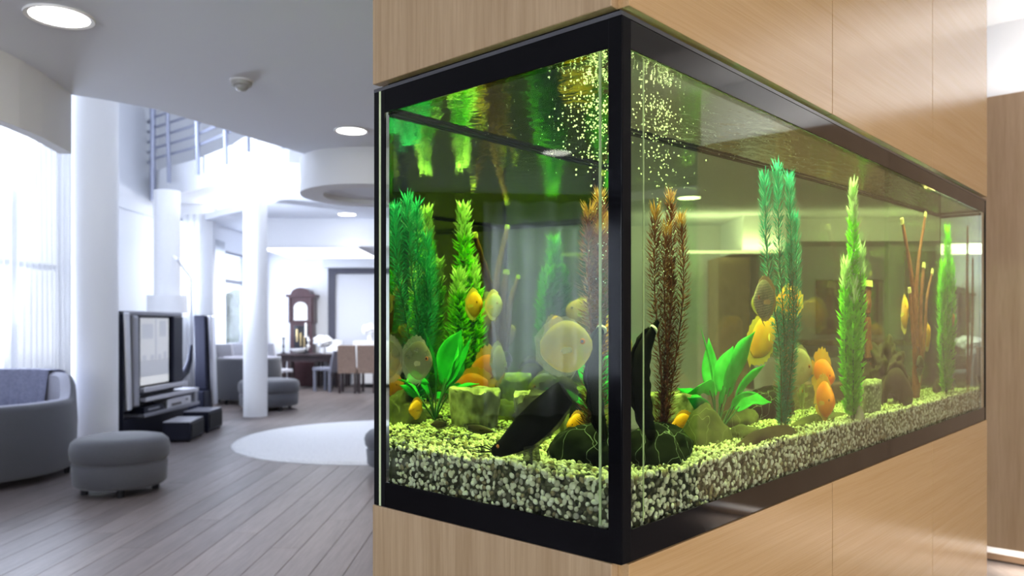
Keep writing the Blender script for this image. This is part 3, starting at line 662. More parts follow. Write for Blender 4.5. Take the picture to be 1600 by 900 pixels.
for lab, px, Y, rot, m, lm, h, wd_ in (
    ('brown wicker dining chair, its back to us, left of the pair at the tank edge', 545, 16.0, 0.05, 'wicker', 'tablewood', 0.97, 0.185),
    ('brown wicker dining chair, its back to us, half cut by the tank edge', 576, 16.05, 0.0, 'wicker', 'tablewood', 0.97, 0.185),
    ('pale grey high backed dining chair just right of the slim column', 433, 15.6, -0.45, 'chairgrey', 'tablewood', 1.02, 0.2),
    ('slate grey dining chair side on, left of the wicker chairs', 512, 16.3, 1.1, 'chairdark', 'chairdark', 0.84, 0.2),
    ('pale dining chair far left under the garden window', 364, 14.95, -0.2, 'chairgrey', 'tablewood', 1.02, 0.17),
    ('pale dining chair under the garden window, against the slim column', 382, 15.65, -0.2, 'chairgrey', 'tablewood', 1.02, 0.17)):
    chair(lab, XY(px, Y), Y, rot, M[m], M[lm], h, wd_)
tx = XY(487, 17.0); tt = thing('dining_table', 'dark wooden dining table in front of the tall clock', 'table', (tx, 16.95, 0))
MB().box(-0.62, 0.62, -0.42, 0.42, 0.72, 0.765).build('tabletop', M['tablewood'], tt, bevel=0.008)
MB().box(-0.55, 0.55, -0.35, 0.35, 0.60, 0.72).build('apron', M['tablewood'], tt)
for ax in (-1, 1):
    for ay in (-1, 1): MB().lathe([(0.035, 0), (0.04, 0.1), (0.06, 0.3), (0.045, 0.5), (0.055, 0.6)], 14, ax*0.5, ay*0.3).build('leg', M['tablewood'], tt, True)
ck = thing('longcase_clock', 'tall dark mahogany longcase clock against the far wall', 'clock', (XY(473, 17.75), 17.75, 0))
MB().box(-0.30, 0.30, -0.17, 0.2, 0.0, 0.55).build('plinth', M['mahogany'], ck, bevel=0.01)
MB().box(-0.25, 0.25, -0.14, 0.19, 0.55, 1.42).build('trunk', M['mahogany'], ck, bevel=0.006)
tr_ = MB().box(-0.155, 0.155, -0.15, -0.142, 0.62, 1.36).build('trunk_door', M['screen'], ck)
for k, xx in enumerate((-0.08, 0.0, 0.08)): MB().cyl(xx, -0.158, 1.0-0.1*k, 1.28-0.08*k, 0.022, 10).build('weight', M['brass'], tr_)
MB().lathe([(0, -0.006), (0.055, -0.006), (0.055, 0.006), (0, 0.006)], 20).build('pendulum_bob', M['brass'], tr_).matrix_local = Matrix.Translation((0, -0.16, 0.78)) @ Matrix.Rotation(PI/2, 4, 'X')
MB().box(-0.28, 0.28, -0.17, 0.2, 1.42, 2.0).build('hood', M['mahogany'], ck, bevel=0.006)
for s in (-1, 1): MB().lathe([(0.026, 1.46), (0.02, 1.5), (0.02, 1.93), (0.028, 1.97)], 12, s*0.235, -0.185).build('hood_pillar', M['mahogany'], ck, True)
cp = [(-0.33, 2.0), (0.33, 2.0), (0.33, 2.06)]+[(0.22*math.cos(a), 2.06+0.15*math.sin(a)) for a in [PI*i/14 for i in range(15)]]+[(-0.33, 2.06)]
n_ = len(cp); vs = [(a, -0.2, b) for a, b in cp]+[(a, 0.21, b) for a, b in cp]
MB().add(vs, [tuple(range(n_)), tuple(range(2*n_-1, n_-1, -1))]+[(i, (i+1) % n_, n_+(i+1) % n_, n_+i) for i in range(n_)]).build('arched_crest', M['mahogany'], ck)
dlp = [(-0.15, 1.48), (0.15, 1.48), (0.15, 1.76)]+[(0.15*math.cos(a), 1.76+0.13*math.sin(a)) for a in [PI*i/12 for i in range(1, 12)]]+[(-0.15, 1.76)]
n_ = len(dlp); vs = [(a, -0.182, b) for a, b in dlp]+[(a, -0.172, b) for a, b in dlp]
di = MB().add(vs, [tuple(range(n_)), tuple(range(2*n_-1, n_-1, -1))]+[(i, (i+1) % n_, n_+(i+1) % n_, n_+i) for i in range(n_)]).build('dial', M['dialface'], ck)
for L_, a in ((0.10, 0.5), (0.07, 2.4)):
    MB().box(-0.006, 0.006, -0.19, -0.184, 0, L_).build('hand', M['iron'], di).matrix_local = Matrix.Translation((0, 0, 1.63)) @ Matrix.Rotation(a, 4, 'Y')
for lab, px, Y, h in (('left silver candlestick with a white candle on the dining table', 443, 16.75, 0.34), ('right candlestick with a white candle in front of the clock', 478, 16.8, 0.34)):
    t = thing('candlestick', lab, 'candlestick', (XY(px, Y), Y, 0.7655))
    MB().lathe([(0.07, 0), (0.07, 0.012), (0.02, 0.03), (0.013, 0.1), (0.028, 0.15), (0.013, 0.2), (0.018, h-0.03), (0.04, h), (0.02, h+0.005)], 18).build('stem', M['iron'], t, True)
    MB().lathe([(0.022, h+0.005), (0.022, h+0.31), (0.004, h+0.315)], 14).build('candle', M['wax'], t, True)
    MB().tube([(0, 0, h+0.314), (0, 0, h+0.33)], 0.002, 5).build('wick', M['iron'], t)
sw = thing('swan_bowl', 'white bowl with an upswept neck on the dining table', 'bowl', (XY(457, 16.75)+0.1, 16.9, 0.7655))
MB().lathe([(0.06, 0), (0.13, 0.03), (0.17, 0.08), (0.18, 0.10), (0.15, 0.085), (0.0, 0.03)], 24, 0, 0, 1.1, 0.7).build('bowl', M['white'], sw, True)
MB().tube([(0.14, 0, 0.07), (0.20, 0, 0.16), (0.21, 0, 0.26), (0.19, 0, 0.34), (0.21, 0, 0.40)], [0.05, 0.042, 0.03, 0.022, 0.01], 10).build('neck', M['white'], sw, True)
def vase(lab, x, y, z):
    t = thing('bouquet', lab, 'flowers', (x, y, z))
    MB().lathe([(0.05, 0), (0.07, 0.06), (0.05, 0.13), (0.055, 0.15)], 16).build('vase', M['white'], t, True)
    bm = bmesh.new(); bmesh.ops.create_icosphere(bm, subdivisions=3, radius=1)
    for v in bm.verts:
        q = v.co.copy(); k = 1+0.3*noise.noise(q*3.1+Vector((x, y, 0)))+0.12*noise.noise(q*8); v.co = Vector((q.x*0.2*k, q.y*0.16*k, 0.26+q.z*0.13*k))
    me = bpy.data.meshes.new('flower_head'); bm.to_mesh(me); bm.free(); me.materials.append(M['white']); link('flower_head', me, t)
vase('white flower bouquet on the dining table right of the right candlestick', XY(505, 16.95), 16.95, 0.7655)
sb = thing('white_sideboard', 'low white sideboard before the pale door, cut by the tank edge', 'sideboard', (XY(586, 17.4), 17.4, 0))
MB().box(-0.45, 0.45, -0.22, 0.22, 0.08, 1.02).build('carcass', M['column'], sb, bevel=0.006)
for k in range(2): MB().box(-0.44+0.445*k, -0.01+0.445*k, -0.235, -0.221, 0.1, 0.98).build('door', M['column'], sb, bevel=0.003)
MB().box(-0.4, 0.4, -0.18, 0.18, 0, 0.08).build('plinth', M['iron'], sb)
vase('white flower bouquet on the low sideboard at the tank edge', XY(579, 17.35), 17.35, 1.021)
pillow('cushion', 'plump white cushion behind the table, right of the clock, under the dark door frame', (XY(520, 17.7), 17.55, 0.86), (1.25, 0, 0), 0.26, 0.2, 0.09, M['white'])
bn = thing('window_bench', 'dark low bench with a white cushion against the far wall', 'bench', (XY(522, 17.6), 17.62, 0))
MB().box(-0.36, 0.36, -0.2, 0.25, 0.55, 0.65).build('seat', M['tablewood'], bn, bevel=0.006); legs4(bn, 0.30, 0.15, 0.55, 0.025, M['tablewood'])
dr2 = bpy.data.objects.new('door_2', None); COL.objects.link(dr2); struct(dr2); dr2.location = (-4.2, 17.99, 0)
MB().box(0.16, 2.4, -0.04, 0, 0.0, 2.54).build('door_leaf', M['panel_pale'], dr2)
for a in ((0, 0.16, 0, 2.70), (2.4, 2.56, 0, 2.70), (0.16, 2.4, 2.54, 2.67)): MB().box(a[0], a[1], -0.09, 0, a[2], min(a[3], 2.665)).build('door_frame', M['frame_dark'], dr2)
# ================================================================== AQUARIUM BLOCK (local frame: x along, y across)
def rootT(name, label, cat, z=0.0, u=0.0, v=0.0, group=None):
    p = T(u, v, z); return thing(name, label, cat, p, TH, group)
US = [0.004, 0.8025, 1.6045, 2.324]
def cabinet(name, label, z0, z1, top):
    t = rootT(name, label, 'cabinet')
    MB().box(-0.012, 0.008, 0.006, 0.566, z0, z1).build('end_panel', M['wood_v'], t, bevel=0.002)
    for i in range(3): MB().box(US[i]+(0.0015 if i else 0), US[i+1]-(0.0015 if i < 2 else 0), -0.014, 0.006, z0, z1).build('front_panel', M['wood_h'], t, bevel=0.0008)
    for k in (1, 2): MB().box(US[k]-0.0016, US[k]+0.0016, -0.0115, 0.0055, z0, z1).build('joint_strip', M['gapblack'], t)
    MB().box(0.012, 2.32, 0.550, 0.566, z0, z1).build('back_panel', M['wood_v'], t)
    MB().box(2.304, 2.322, 0.008, 0.548, z0, z1).build('end_panel', M['wood_v'], t)
    return t
cb_ = cabinet('base_cabinet', 'oak base cabinet carrying the fish tank', 0.10, 1.0505, False)
MB().box(0.03, 2.30, 0.03, 0.54, 0.0, 0.10).build('plinth', M['gapblack'], cb_)
MB().box(0.012, 2.302, 0.0075, 0.548, 0.101, 1.049).build('carcass', M['gapblack'], cb_)  # black box added behind the panels to keep the seams dark
cc = cabinet('canopy_cabinet', 'oak canopy cabinet hanging above the fish tank up to the ceiling', 1.8625, 2.6985, True)
for i, a in enumerate(((0.010, 0.022, 0.010, 0.545), (2.290, 2.302, 0.010, 0.545), (0.0225, 2.2895, 0.010, 0.022), (0.0225, 2.2895, 0.533, 0.545))):
    MB().box(a[0], a[1], a[2], a[3], 1.8535, 1.90).build('shadow_gap', M['gapblack'], cc)
MB().box(0.010, 2.302, 0.0065, 0.0085, 1.901, 2.69).build('carcass', M['gapblack'], cc)  # thin black sheet added so no light shows through the panel seams
MB().box(0.03, 2.28, 0.03, 0.53, 2.02, 2.04).build('lamp_board', M['column'], cc)
for v_ in (0.15, 0.38):
    MB().tube([(0.05, v_, 1.965), (2.26, v_, 1.965)], 0.008, 8).build('fluorescent_tube', M['white'], cc, True)

aq = rootT('aquarium', 'long glass fish tank with black rims, set between the oak cabinets', 'aquarium')
Z0, Z1 = 1.0515, 1.852
def ap(name, m, *b, bevel=0.0): return MB().box(*b).build(name, m, aq, bevel=bevel)
# water body
q = MB().box(0, TL, 0, TW, 1.062, WATER_Z); q.mi = [1 if i == 1 else 0 for i in range(6)]
wt = q.build('water', [M['water'], M['surface']], aq)
# panes
ap('glass_pane', M['pane'], -0.0072, -0.0012, -0.008, 0.556, 1.0525, 1.8515)
ap('glass_pane', M['pane'], -0.001, TL+0.008, -0.0072, -0.0012, 1.0525, 1.8515)
ap('glass_pane', M['pane'], 0.0, TL+0.008, TW+0.0012, TW+0.0072, 1.0525, 1.8515)
ap('glass_pane', M['pane'], TL+0.0012, TL+0.0072, 0.0, TW, 1.0525, 1.8515)
ap('base_plate', M['black'], 0.0, TL, 0.0, TW, 1.0525, 1.0600)
# black rims, bright-reflecting copy on the long side, dim copy on the end side
E_ = 0.0105
ap('top_rim', M['black_lit'], 0.006, TL+0.012, -E_, -0.0075, 1.803, 1.8455)
ap('top_rim', M['black'], -E_, -0.0075, 0.006, 0.530, 1.803, 1.8455)
ap('bottom_rim', M['black_lit'], 0.006, TL+0.012, -E_, -0.0075, Z0, 1.098)
ap('bottom_rim', M['black'], -E_, -0.0075, 0.006, 0.562, Z0, 1.0985)
ap('rim_lip', M['rim'], -E_-0.001, TL+0.012, -E_-0.001, -0.006, 1.8455, 1.852)
ap('rim_lip', M['rim'], -E_-0.001, -0.006, -0.006, 0.562, 1.8455, 1.852)
ap('top_rim', M['black'], 0.006, TL+0.012, TW+0.0075, TW+0.010, 1.803, 1.852)
ap('bottom_rim', M['black'], 0.006, TL+0.012, TW+0.0075, TW+0.010, Z0, 1.098)
# upright corner trims
ap('corner_trim', M['black'], -E_-0.0005, -0.0075, -E_-0.0005, 0.0125, Z0, 1.8455, bevel=0.001)
ap('corner_trim', M['silicone'], -0.0073, 0.0145, -E_-0.0005, -0.0075, Z0, 1.8455, bevel=0.001)
ap('corner_trim', M['silicone'], -E_-0.0005, -0.0075, 0.5295, 0.541, Z0, 1.852)
ap('glass_edge', M['pale_edge'], -E_-0.0005, -0.0075, 0.5415, 0.547, Z0, 1.852)
ap('corner_trim', M['silicone'], -E_-0.0005, -0.0075, 0.5475, 0.562, Z0, 1.852)
ap('corner_trim', M['silicone'], TL, TL+0.012, -E_-0.0005, -0.0075, Z0, 1.852)
ap('glass_edge', M['pale_edge'], 0.0008, 0.0035, 0.0335, 0.0375, 1.10, 1.804)
ap('glass_edge', M['pale_edge'], 0.064, 0.0665, 0.0008, 0.0035, 1.10, 1.804)
# silicone beads in the inner corners
ap('silicone_bead', M['silicone'], 0.004, TL-0.004, TW-0.012, TW-0.002, 1.8002, 1.8045)
ap('silicone_bead', M['silicone'], TL-0.007, TL-0.002, TW-0.008, TW-0.002, 1.10, 1.8045)
ap('silicone_bead', M['silicone'], TL-0.007, TL-0.002, 0.003, TW-0.01, 1.7955, 1.8045)

# ------------------------------------------------------------------ tank materials
def tonemat():
    m, n, l, p = newmat('pebble_stone')
    at_ = n.new('ShaderNodeAttribute'); at_.attribute_name = 'tone'
    r = n.new('ShaderNodeValToRGB'); r.color_ramp.interpolation = 'CONSTANT'; e = r.color_ramp.elements
    cols = [(0.0, (0.04, 0.045, 0.035)), (0.08, (0.13, 0.13, 0.09)), (0.20, (0.30, 0.25, 0.16)), (0.30, (0.58, 0.56, 0.45)), (0.50, (0.76, 0.75, 0.63)), (0.75, (0.88, 0.88, 0.79)), (0.93, (0.42, 0.40, 0.36))]
    e[0].position = 0; e[0].color = (*cols[0][1], 1); e[1].position = cols[1][0]; e[1].color = (*cols[1][1], 1)
    for a, c in cols[2:]: x = e.new(a); x.color = (*c, 1)
    l.new(at_.outputs['Fac'], r.inputs[0]); l.new(r.outputs[0], p.inputs['Base Color']); p.inputs['Roughness'].default_value = 0.75; p.inputs['Specular IOR Level'].default_value = 0.15
    return m
M['pebble'] = tonemat()
M['gravelbase'] = mat('gravel_base', (0.16, 0.16, 0.11), 0.9, spec=0.1, var=0.5, scale=90)
def leafmat(name, c, c2=None, trans=0.25, rough=0.5):
    m, n, l, p = newmat(name); o = n['Material Output']
    p.inputs['Roughness'].default_value = rough; p.inputs['Specular IOR Level'].default_value = 0.2
    tc = n.new('ShaderNodeTexCoord'); nz = n.new('ShaderNodeTexNoise'); nz.inputs['Scale'].default_value = 30; l.new(tc.outputs['Object'], nz.inputs[0])
    r = n.new('ShaderNodeValToRGB'); r.color_ramp.elements[0].position = 0.35; r.color_ramp.elements[1].position = 0.65
    r.color_ramp.elements[0].color = (*c, 1); r.color_ramp.elements[1].color = (*(c2 or c), 1); l.new(nz.outputs[0], r.inputs[0]); l.new(r.outputs[0], p.inputs['Base Color'])
    t = n.new('ShaderNodeBsdfTranslucent'); l.new(r.outputs[0], t.inputs[0])
    mx = n.new('ShaderNodeMixShader'); mx.inputs[0].default_value = trans; l.new(p.outputs[0], mx.inputs[1]); l.new(t.outputs[0], mx.inputs[2]); l.new(mx.outputs[0], o.inputs[0])
    return m
M['teal'] = leafmat('teal_frond', (0.01, 0.28, 0.21), (0.03, 0.43, 0.34), 0.35)
M['tealtip'] = leafmat('teal_frond_tip', (0.015, 0.36, 0.26), (0.04, 0.50, 0.38), 0.35)
M['lime'] = leafmat('lime_leaflets', (0.17, 0.66, 0.01), (0.34, 0.86, 0.05), 0.5)
M['limetip'] = leafmat('pale_tip_leaflets', (0.55, 0.80, 0.40), (0.75, 0.9, 0.6), 0.3)
M['russet'] = leafmat('russet_frond', (0.14, 0.038, 0.026), (0.27, 0.085, 0.045), 0.22)
M['russettip'] = leafmat('russet_tip', (0.36, 0.17, 0.045), (0.46, 0.24, 0.07), 0.2)
M['sword'] = leafmat('broad_green_leaf', (0.01, 0.45, 0.06), (0.04, 0.62, 0.12), 0.35, 0.4)
M['stalk'] = mat('dark_green_stalk', (0.02, 0.13, 0.05), 0.6)
M['redstalk'] = mat('red_brown_stalk', (0.27, 0.075, 0.05), 0.7, var=0.4, scale=60, bump=0.5)
M['palestub'] = mat('pale_cut_tip', (0.85, 0.70, 0.40), 0.7)
M['wooddark'] = mat('bog_wood', (0.035, 0.022, 0.016), 0.8, var=0.5, scale=20, bump=0.8)
def rockmat(name, c, c2, scale, vein=None, vscale=9, vw=0.02, speck=None):
    m, n, l, p = newmat(name)
    tc = n.new('ShaderNodeTexCoord'); nz = n.new('ShaderNodeTexNoise'); nz.inputs['Scale'].default_value = scale; nz.inputs['Detail'].default_value = 8; l.new(tc.outputs['Object'], nz.inputs[0])
    r = n.new('ShaderNodeValToRGB'); r.color_ramp.elements[0].position = 0.35; r.color_ramp.elements[1].position = 0.65
    r.color_ramp.elements[0].color = (*c, 1); r.color_ramp.elements[1].color = (*c2, 1); l.new(nz.outputs[0], r.inputs[0]); out = r.outputs[0]
    if vein:
        nw = n.new('ShaderNodeTexNoise'); nw.inputs['Scale'].default_value = 14; l.new(tc.outputs['Object'], nw.inputs[0])
        ad = n.new('ShaderNodeVectorMath'); ad.operation = 'MULTIPLY_ADD'; l.new(nw.outputs['Color'], ad.inputs[0]); ad.inputs[1].default_value = (0.09, 0.09, 0.09); l.new(tc.outputs['Object'], ad.inputs[2])
        vo = n.new('ShaderNodeTexVoronoi'); vo.feature = 'DISTANCE_TO_EDGE'; vo.inputs['Scale'].default_value = vscale; l.new(ad.outputs[0], vo.inputs['Vector'])
        vr_ = n.new('ShaderNodeValToRGB'); vr_.color_ramp.elements[0].position = 0; vr_.color_ramp.elements[1].position = vw; vr_.color_ramp.elements[0].color = (1, 1, 1, 1); vr_.color_ramp.elements[1].color = (0, 0, 0, 1); l.new(vo.outputs['Distance'], vr_.inputs[0])
        mx = n.new('ShaderNodeMix'); mx.data_type = 'RGBA'; l.new(vr_.outputs[0], mx.inputs['Factor']); l.new(out, mx.inputs['A']); mx.inputs['B'].default_value = (*vein, 1); out = mx.outputs['Result']
    if speck:
        vo = n.new('ShaderNodeTexVoronoi'); vo.inputs['Scale'].default_value = 95; l.new(tc.outputs['Object'], vo.inputs['Vector'])
        vr_ = n.new('ShaderNodeValToRGB'); vr_.color_ramp.elements[0].position = 0.25; vr_.color_ramp.elements[1].position = 0.45; vr_.color_ramp.elements[0].color = (*speck, 1); vr_.color_ramp.elements[1].color = (0, 0, 0, 1)
        mx = n.new('ShaderNodeMix'); mx.data_type = 'RGBA'; mx.blend_type = 'ADD'; mx.inputs['Factor'].default_value = 1; l.new(vo.outputs['Distance'], vr_.inputs[0]); l.new(out, mx.inputs['A']); l.new(vr_.outputs[0], mx.inputs['B']); out = mx.outputs['Result']
    l.new(out, p.inputs['Base Color']); p.inputs['Roughness'].default_value = 0.7; p.inputs['Specular IOR Level'].default_value = 0.05
    b = n.new('ShaderNodeBump'); b.inputs['Strength'].default_value = 0.6; b.inputs['Distance'].default_value = 0.004; l.new(nz.outputs[0], b.inputs['Height']); l.new(b.outputs[0], p.inputs['Normal'])
    return m
M['veined'] = rockmat('veined_black_rock', (0.002, 0.004, 0.003), (0.009, 0.013, 0.009), 18, (0.42, 0.52, 0.38), 21, 0.013)
M['olive'] = rockmat('olive_rock', (0.045, 0.05, 0.022), (0.12, 0.12, 0.06), 16, (0.22, 0.22, 0.12), 8, 0.007)
M['speckled'] = rockmat('speckled_rock', (0.10, 0.10, 0.075), (0.62, 0.60, 0.46), 38)
M['greyspeck'] = rockmat('grey_speckled_rock', (0.12, 0.13, 0.10), (0.30, 0.31, 0.24), 50, speck=(0.3, 0.3, 0.24))
M['flatrock'] = rockmat('brown_slate', (0.03, 0.02, 0.015), (0.07, 0.05, 0.035), 16)
M['palerock'] = rockmat('pale_rock', (0.38, 0.36, 0.26), (0.52, 0.50, 0.38), 14)

# ------------------------------------------------------------------ gravel
def gz(u, v): return BED_Z+0.006*noise.noise(Vector((u*6, v*6, 0)))+0.003*noise.noise(Vector((u*17, v*17, 4)))
gr = rootT('gravel_bed', 'bed of pale and dark pebbles covering the tank floor', 'gravel')
nu, nv_ = 140, 34; vs = []; fs = []
U0, U1, V0, V1 = 0.03, TL-0.0125, 0.03, TW-0.0125
for i in range(nu+1):
    for j in range(nv_+1):
        u_ = U0+(U1-U0)*i/nu; v_ = V0+(V1-V0)*j/nv_; vs.append((u_, v_, gz(u_, v_)-0.006))
for i in range(nu):
    for j in range(nv_): a = i*(nv_+1)+j; fs.append((a, a+1, a+nv_+2, a+nv_+1))
b0 = len(vs); rimi = [i*(nv_+1) for i in range(nu+1)]+[nu*(nv_+1)+j for j in range(1, nv_+1)]+[i*(nv_+1)+nv_ for i in range(nu-1, -1, -1)]+[j for j in range(nv_-1, 0, -1)]
for k in rimi: vs.append((vs[k][0], vs[k][1], 1.064))
nr = len(rimi)
for k in range(nr): fs.append((rimi[k], rimi[(k+1) % nr], b0+(k+1) % nr, b0+k))
fs.append(tuple(b0+k for k in range(nr)))
MB().add(vs, fs).build('gravel_base', M['gravelbase'], gr)
def ico(sub):
    bm = bmesh.new(); bmesh.ops.create_icosphere(bm, subdivisions=sub, radius=1); bm.verts.ensure_lookup_table()
    V = np.array([v.co[:] for v in bm.verts]); F = np.array([[v.index for v in f.verts] for f in bm.faces]); bm.free(); return V, F
I1, I2 = ico(1), ico(2)
def rotmats(n):
    q = rng.normal(size=(n, 4)); q /= np.linalg.norm(q, axis=1)[:, None]; w_, x, y, z = q.T
    return np.stack([1-2*(y*y+z*z), 2*(x*y-z*w_), 2*(x*z+y*w_), 2*(x*y+z*w_), 1-2*(x*x+z*z), 2*(y*z-x*w_), 2*(x*z-y*w_), 2*(y*z+x*w_), 1-2*(x*x+y*y)], 1).reshape(n, 3, 3)
pos = []
s = 0.0098
for u_ in np.arange(0.008, TL-0.006, s):
    for v_ in np.arange(0.008, TW-0.006, s):
        a, b = u_+rng.uniform(-.4, .4)*s, v_+rng.uniform(-.4, .4)*s
        a = min(max(a, 0.0065), TL-0.0065); b = min(max(b, 0.0065), TW-0.0065)
        pos.append((a, b, gz(a, b)-0.003+rng.uniform(-.0025, .003)))
for z_ in np.arange(1.086, BED_Z-0.004, 0.0088):
    for u_ in np.arange(0.008, TL-0.006, s): pos.append((min(TL-.0065, max(.0065, u_+rng.uniform(-.45, .45)*s)), 0.0064+max(0, z_-1.10)*0.24+rng.uniform(0, .003), z_+rng.uniform(-.004, .004)))
    for v_ in np.arange(0.008, TW-0.006, s): pos.append((0.0064+max(0, z_-1.10)*0.24+rng.uniform(0, .003), min(TW-.0065, max(.0065, v_+rng.uniform(-.45, .45)*s)), z_+rng.uniform(-.004, .004)))
pos = np.array(pos); n_ = len(pos)
scl = rng.uniform(0.0042, 0.0062, (n_, 1))*np.stack([rng.uniform(.8, 1.25, n_), rng.uniform(.75, 1.1, n_), rng.uniform(.5, .85, n_)], 1)
top_ = pos[:, 2] > BED_Z-0.012
pos[top_, 0] = np.maximum(pos[top_, 0], 0.017+rng.uniform(-.003, .006, top_.sum())); pos[top_, 1] = np.maximum(pos[top_, 1], 0.017+rng.uniform(-.003, .006, top_.sum()))
side = (pos[:, 1] < 0.0095) | (pos[:, 0] < 0.0095)
scl[side] = np.minimum(scl[side], 0.0056)
tone = rng.uniform(0, 1, n_); rot = rotmats(n_)
key = pos[:, 0]+pos[:, 1]*1.0+np.where(pos[:, 2] < 1.098, 9, 0)
vis = np.argsort(key)[:300]; rest = np.setdiff1d(np.arange(n_), vis)
def pebmesh(idx, tmpl):
    V, F = tmpl; k = len(idx)
    P_ = np.einsum('nij,kj,nj->nki', rot[idx], V, scl[idx]) if False else np.einsum('nij,nkj->nki', rot[idx], V[None]*scl[idx][:, None, :])
    P_ = P_+pos[idx][:, None, :]
    Fa = (F[None]+(np.arange(k)*len(V))[:, None, None]).reshape(-1, 3)
    return P_.reshape(-1, 3), Fa, np.repeat(tone[idx], len(V))
near_i = rest[pos[rest, 0] < 0.9]; far_i = rest[pos[rest, 0] >= 0.9]
A = pebmesh(near_i, I2); B = pebmesh(far_i, I1)
Vv = np.concatenate([A[0], B[0]]); Ff = np.concatenate([A[1], B[1]+len(A[0])]); Tt = np.concatenate([A[2], B[2]])
def fastmesh(name, V, F, tones, m):
    me = bpy.data.meshes.new(name); me.vertices.add(len(V)); me.vertices.foreach_set('co', V.astype(np.float32).ravel())
    me.loops.add(F.size); me.loops.foreach_set('vertex_index', F.astype(np.int32).ravel())
    me.polygons.add(len(F)); me.polygons.foreach_set('loop_start', (np.arange(len(F))*3).astype(np.int32))
    me.update(calc_edges=True); me.polygons.foreach_set('use_smooth', np.ones(len(F), dtype=bool))
    if tones is not None: me.attributes.new('tone', 'FLOAT', 'POINT').data.foreach_set('value', tones.astype(np.float32))
    me.materials.append(m); return me
o = link('pebble_fill', fastmesh('pebble_fill', Vv, Ff, Tt, M['pebble']), gr); o['kind'] = 'stuff'
var = [fastmesh('pebble', I2[0].copy(), I2[1], np.full(len(I2[0]), t), M['pebble']) for t in (0.05, 0.15, 0.25, 0.4, 0.45, 0.55, 0.6, 0.65, 0.7, 0.8, 0.85, 0.95)]
for k in vis:
    o = link('pebble', var[int(rng.integers(len(var)))], gr); Mx = np.eye(4); Mx[:3, :3] = rot[k]*scl[k][None, :]; Mx[:3, 3] = pos[k]; o.matrix_local = Matrix(Mx.tolist())

# ------------------------------------------------------------------ rocks
def rock(name, label, u, v, z, sx, sy, sz, m, seed=0, rough=0.25, freq=1.6, rz=0.0, sub=4, flat_top=None, fn=None, cat='rock'):
    bm = bmesh.new(); bmesh.ops.create_icosphere(bm, subdivisions=sub, radius=1)
    for p in bm.verts:
        q = p.co.copy(); k = 1+rough*noise.noise(q*freq+Vector((seed*7.3, seed*1.7, 0)))+rough*0.35*noise.noise(q*freq*3.1+Vector((seed, 0, seed)))+rough*0.1*noise.noise(q*freq*9)
        q = q*k
        if fn: q = fn(q)
        if flat_top is not None: q.z = min(q.z, flat_top+0.06*noise.noise(q*4))
        p.co = Vector((q.x*sx, q.y*sy, q.z*sz))
    me = bpy.data.meshes.new(name); bm.to_mesh(me); bm.free(); me.materials.append(m)
    for p in me.polygons: p.use_smooth = True
    o = link(name, me); o.location = T(u, v, z); o.rotation_euler = (0, 0, TH+rz); return tag(o, label, cat)
def stump(q):
    r = math.hypot(q.x, q.y); k = 0.85+0.15*q.z
    if r > 1e-4:
        f_ = min(1.0, (1-abs(q.z)**6)**0.2)*0.95 if abs(q.z) < 1 else 0.5
        g = f_/max(r, 1e-4)*min(1, r*1.7)*k; return Vector((q.x*g, q.y*g, q.z))
    return q
rock('veined_rock', 'rounded black rock with white veins in the front corner of the tank', 0.235, 0.165, 1.170, 0.093, 0.085, 0.056, M['veined'], 1, 0.2)
rock('speckled_stump', 'pale speckled stump shaped rock behind the veined black rock', 0.52, 0.435, 1.185, 0.075, 0.075, 0.085, M['speckled'], 2, 0.3, 2.2, fn=stump, flat_top=0.8, sub=5)
rock('olive_rock', 'big pointed olive boulder in front of the broad leaved plant', 0.458, 0.235, 1.155, 0.098, 0.07, 0.078, M['olive'], 3, 0.28, 1.3, fn=lambda q: Vector((q.x*(1-0.3*max(0, q.z)), q.y*(1-0.35*max(0, q.z)), q.z)))
rock('olive_rock', 'smaller olive rock behind the broad leaved plant', 0.745, 0.40, 1.160, 0.07, 0.055, 0.052, M['olive'], 5, 0.25)
rock('olive_rock', 'low olive pebble rock at the foot of the broad leaved plant', 0.60, 0.225, 1.162, 0.055, 0.045, 0.022, M['olive'], 8, 0.25)
rock('flat_slate', 'long flat brown slate lying on the gravel before the teal plant', 0.60, 0.095, 1.156, 0.145, 0.04, 0.032, M['flatrock'], 4, 0.2, 1.0, 0.06)
rock('mossy_log', 'low dark olive log lying between the teal and light green plants', 0.98, 0.22, 1.160, 0.175, 0.045, 0.021, M['olive'], 6, 0.2, 1.0, 0.05, cat='log')
rock('pale_stone', 'small pale stone at the foot of the light green plant', 1.052, 0.035, 1.170, 0.022, 0.02, 0.026, M['palerock'], 7, 0.25)
rock('grey_stump', 'grey speckled stump rock right of the light green plant', 1.235, 0.13, 1.185, 0.075, 0.06, 0.078, M['greyspeck'], 9, 0.18, 2.0, fn=stump, flat_top=0.85)
rock('bog_wood', 'craggy dark brown bog wood behind the grey stump', 1.62, 0.385, 1.23, 0.15, 0.065, 0.095, M['wooddark'], 10, 0.75, 2.4, sub=5, cat='driftwood')
rock('pale_stone', 'pale yellow rock behind the dark catfish at the far end', 1.56, 0.22, 1.168, 0.10, 0.06, 0.04, M['speckled'], 11, 0.3)
rock('olive_rock', 'low dark rock half sunk in the gravel near the far end pane', 2.10, 0.30, 1.165, 0.10, 0.07, 0.05, M['flatrock'], 12, 0.3)
rock('olive_rock', 'dark striped rock behind the light green plant, mirrored in the end glass', 0.93, 0.45, 1.175, 0.11, 0.06, 0.07, M['veined'], 14, 0.22)

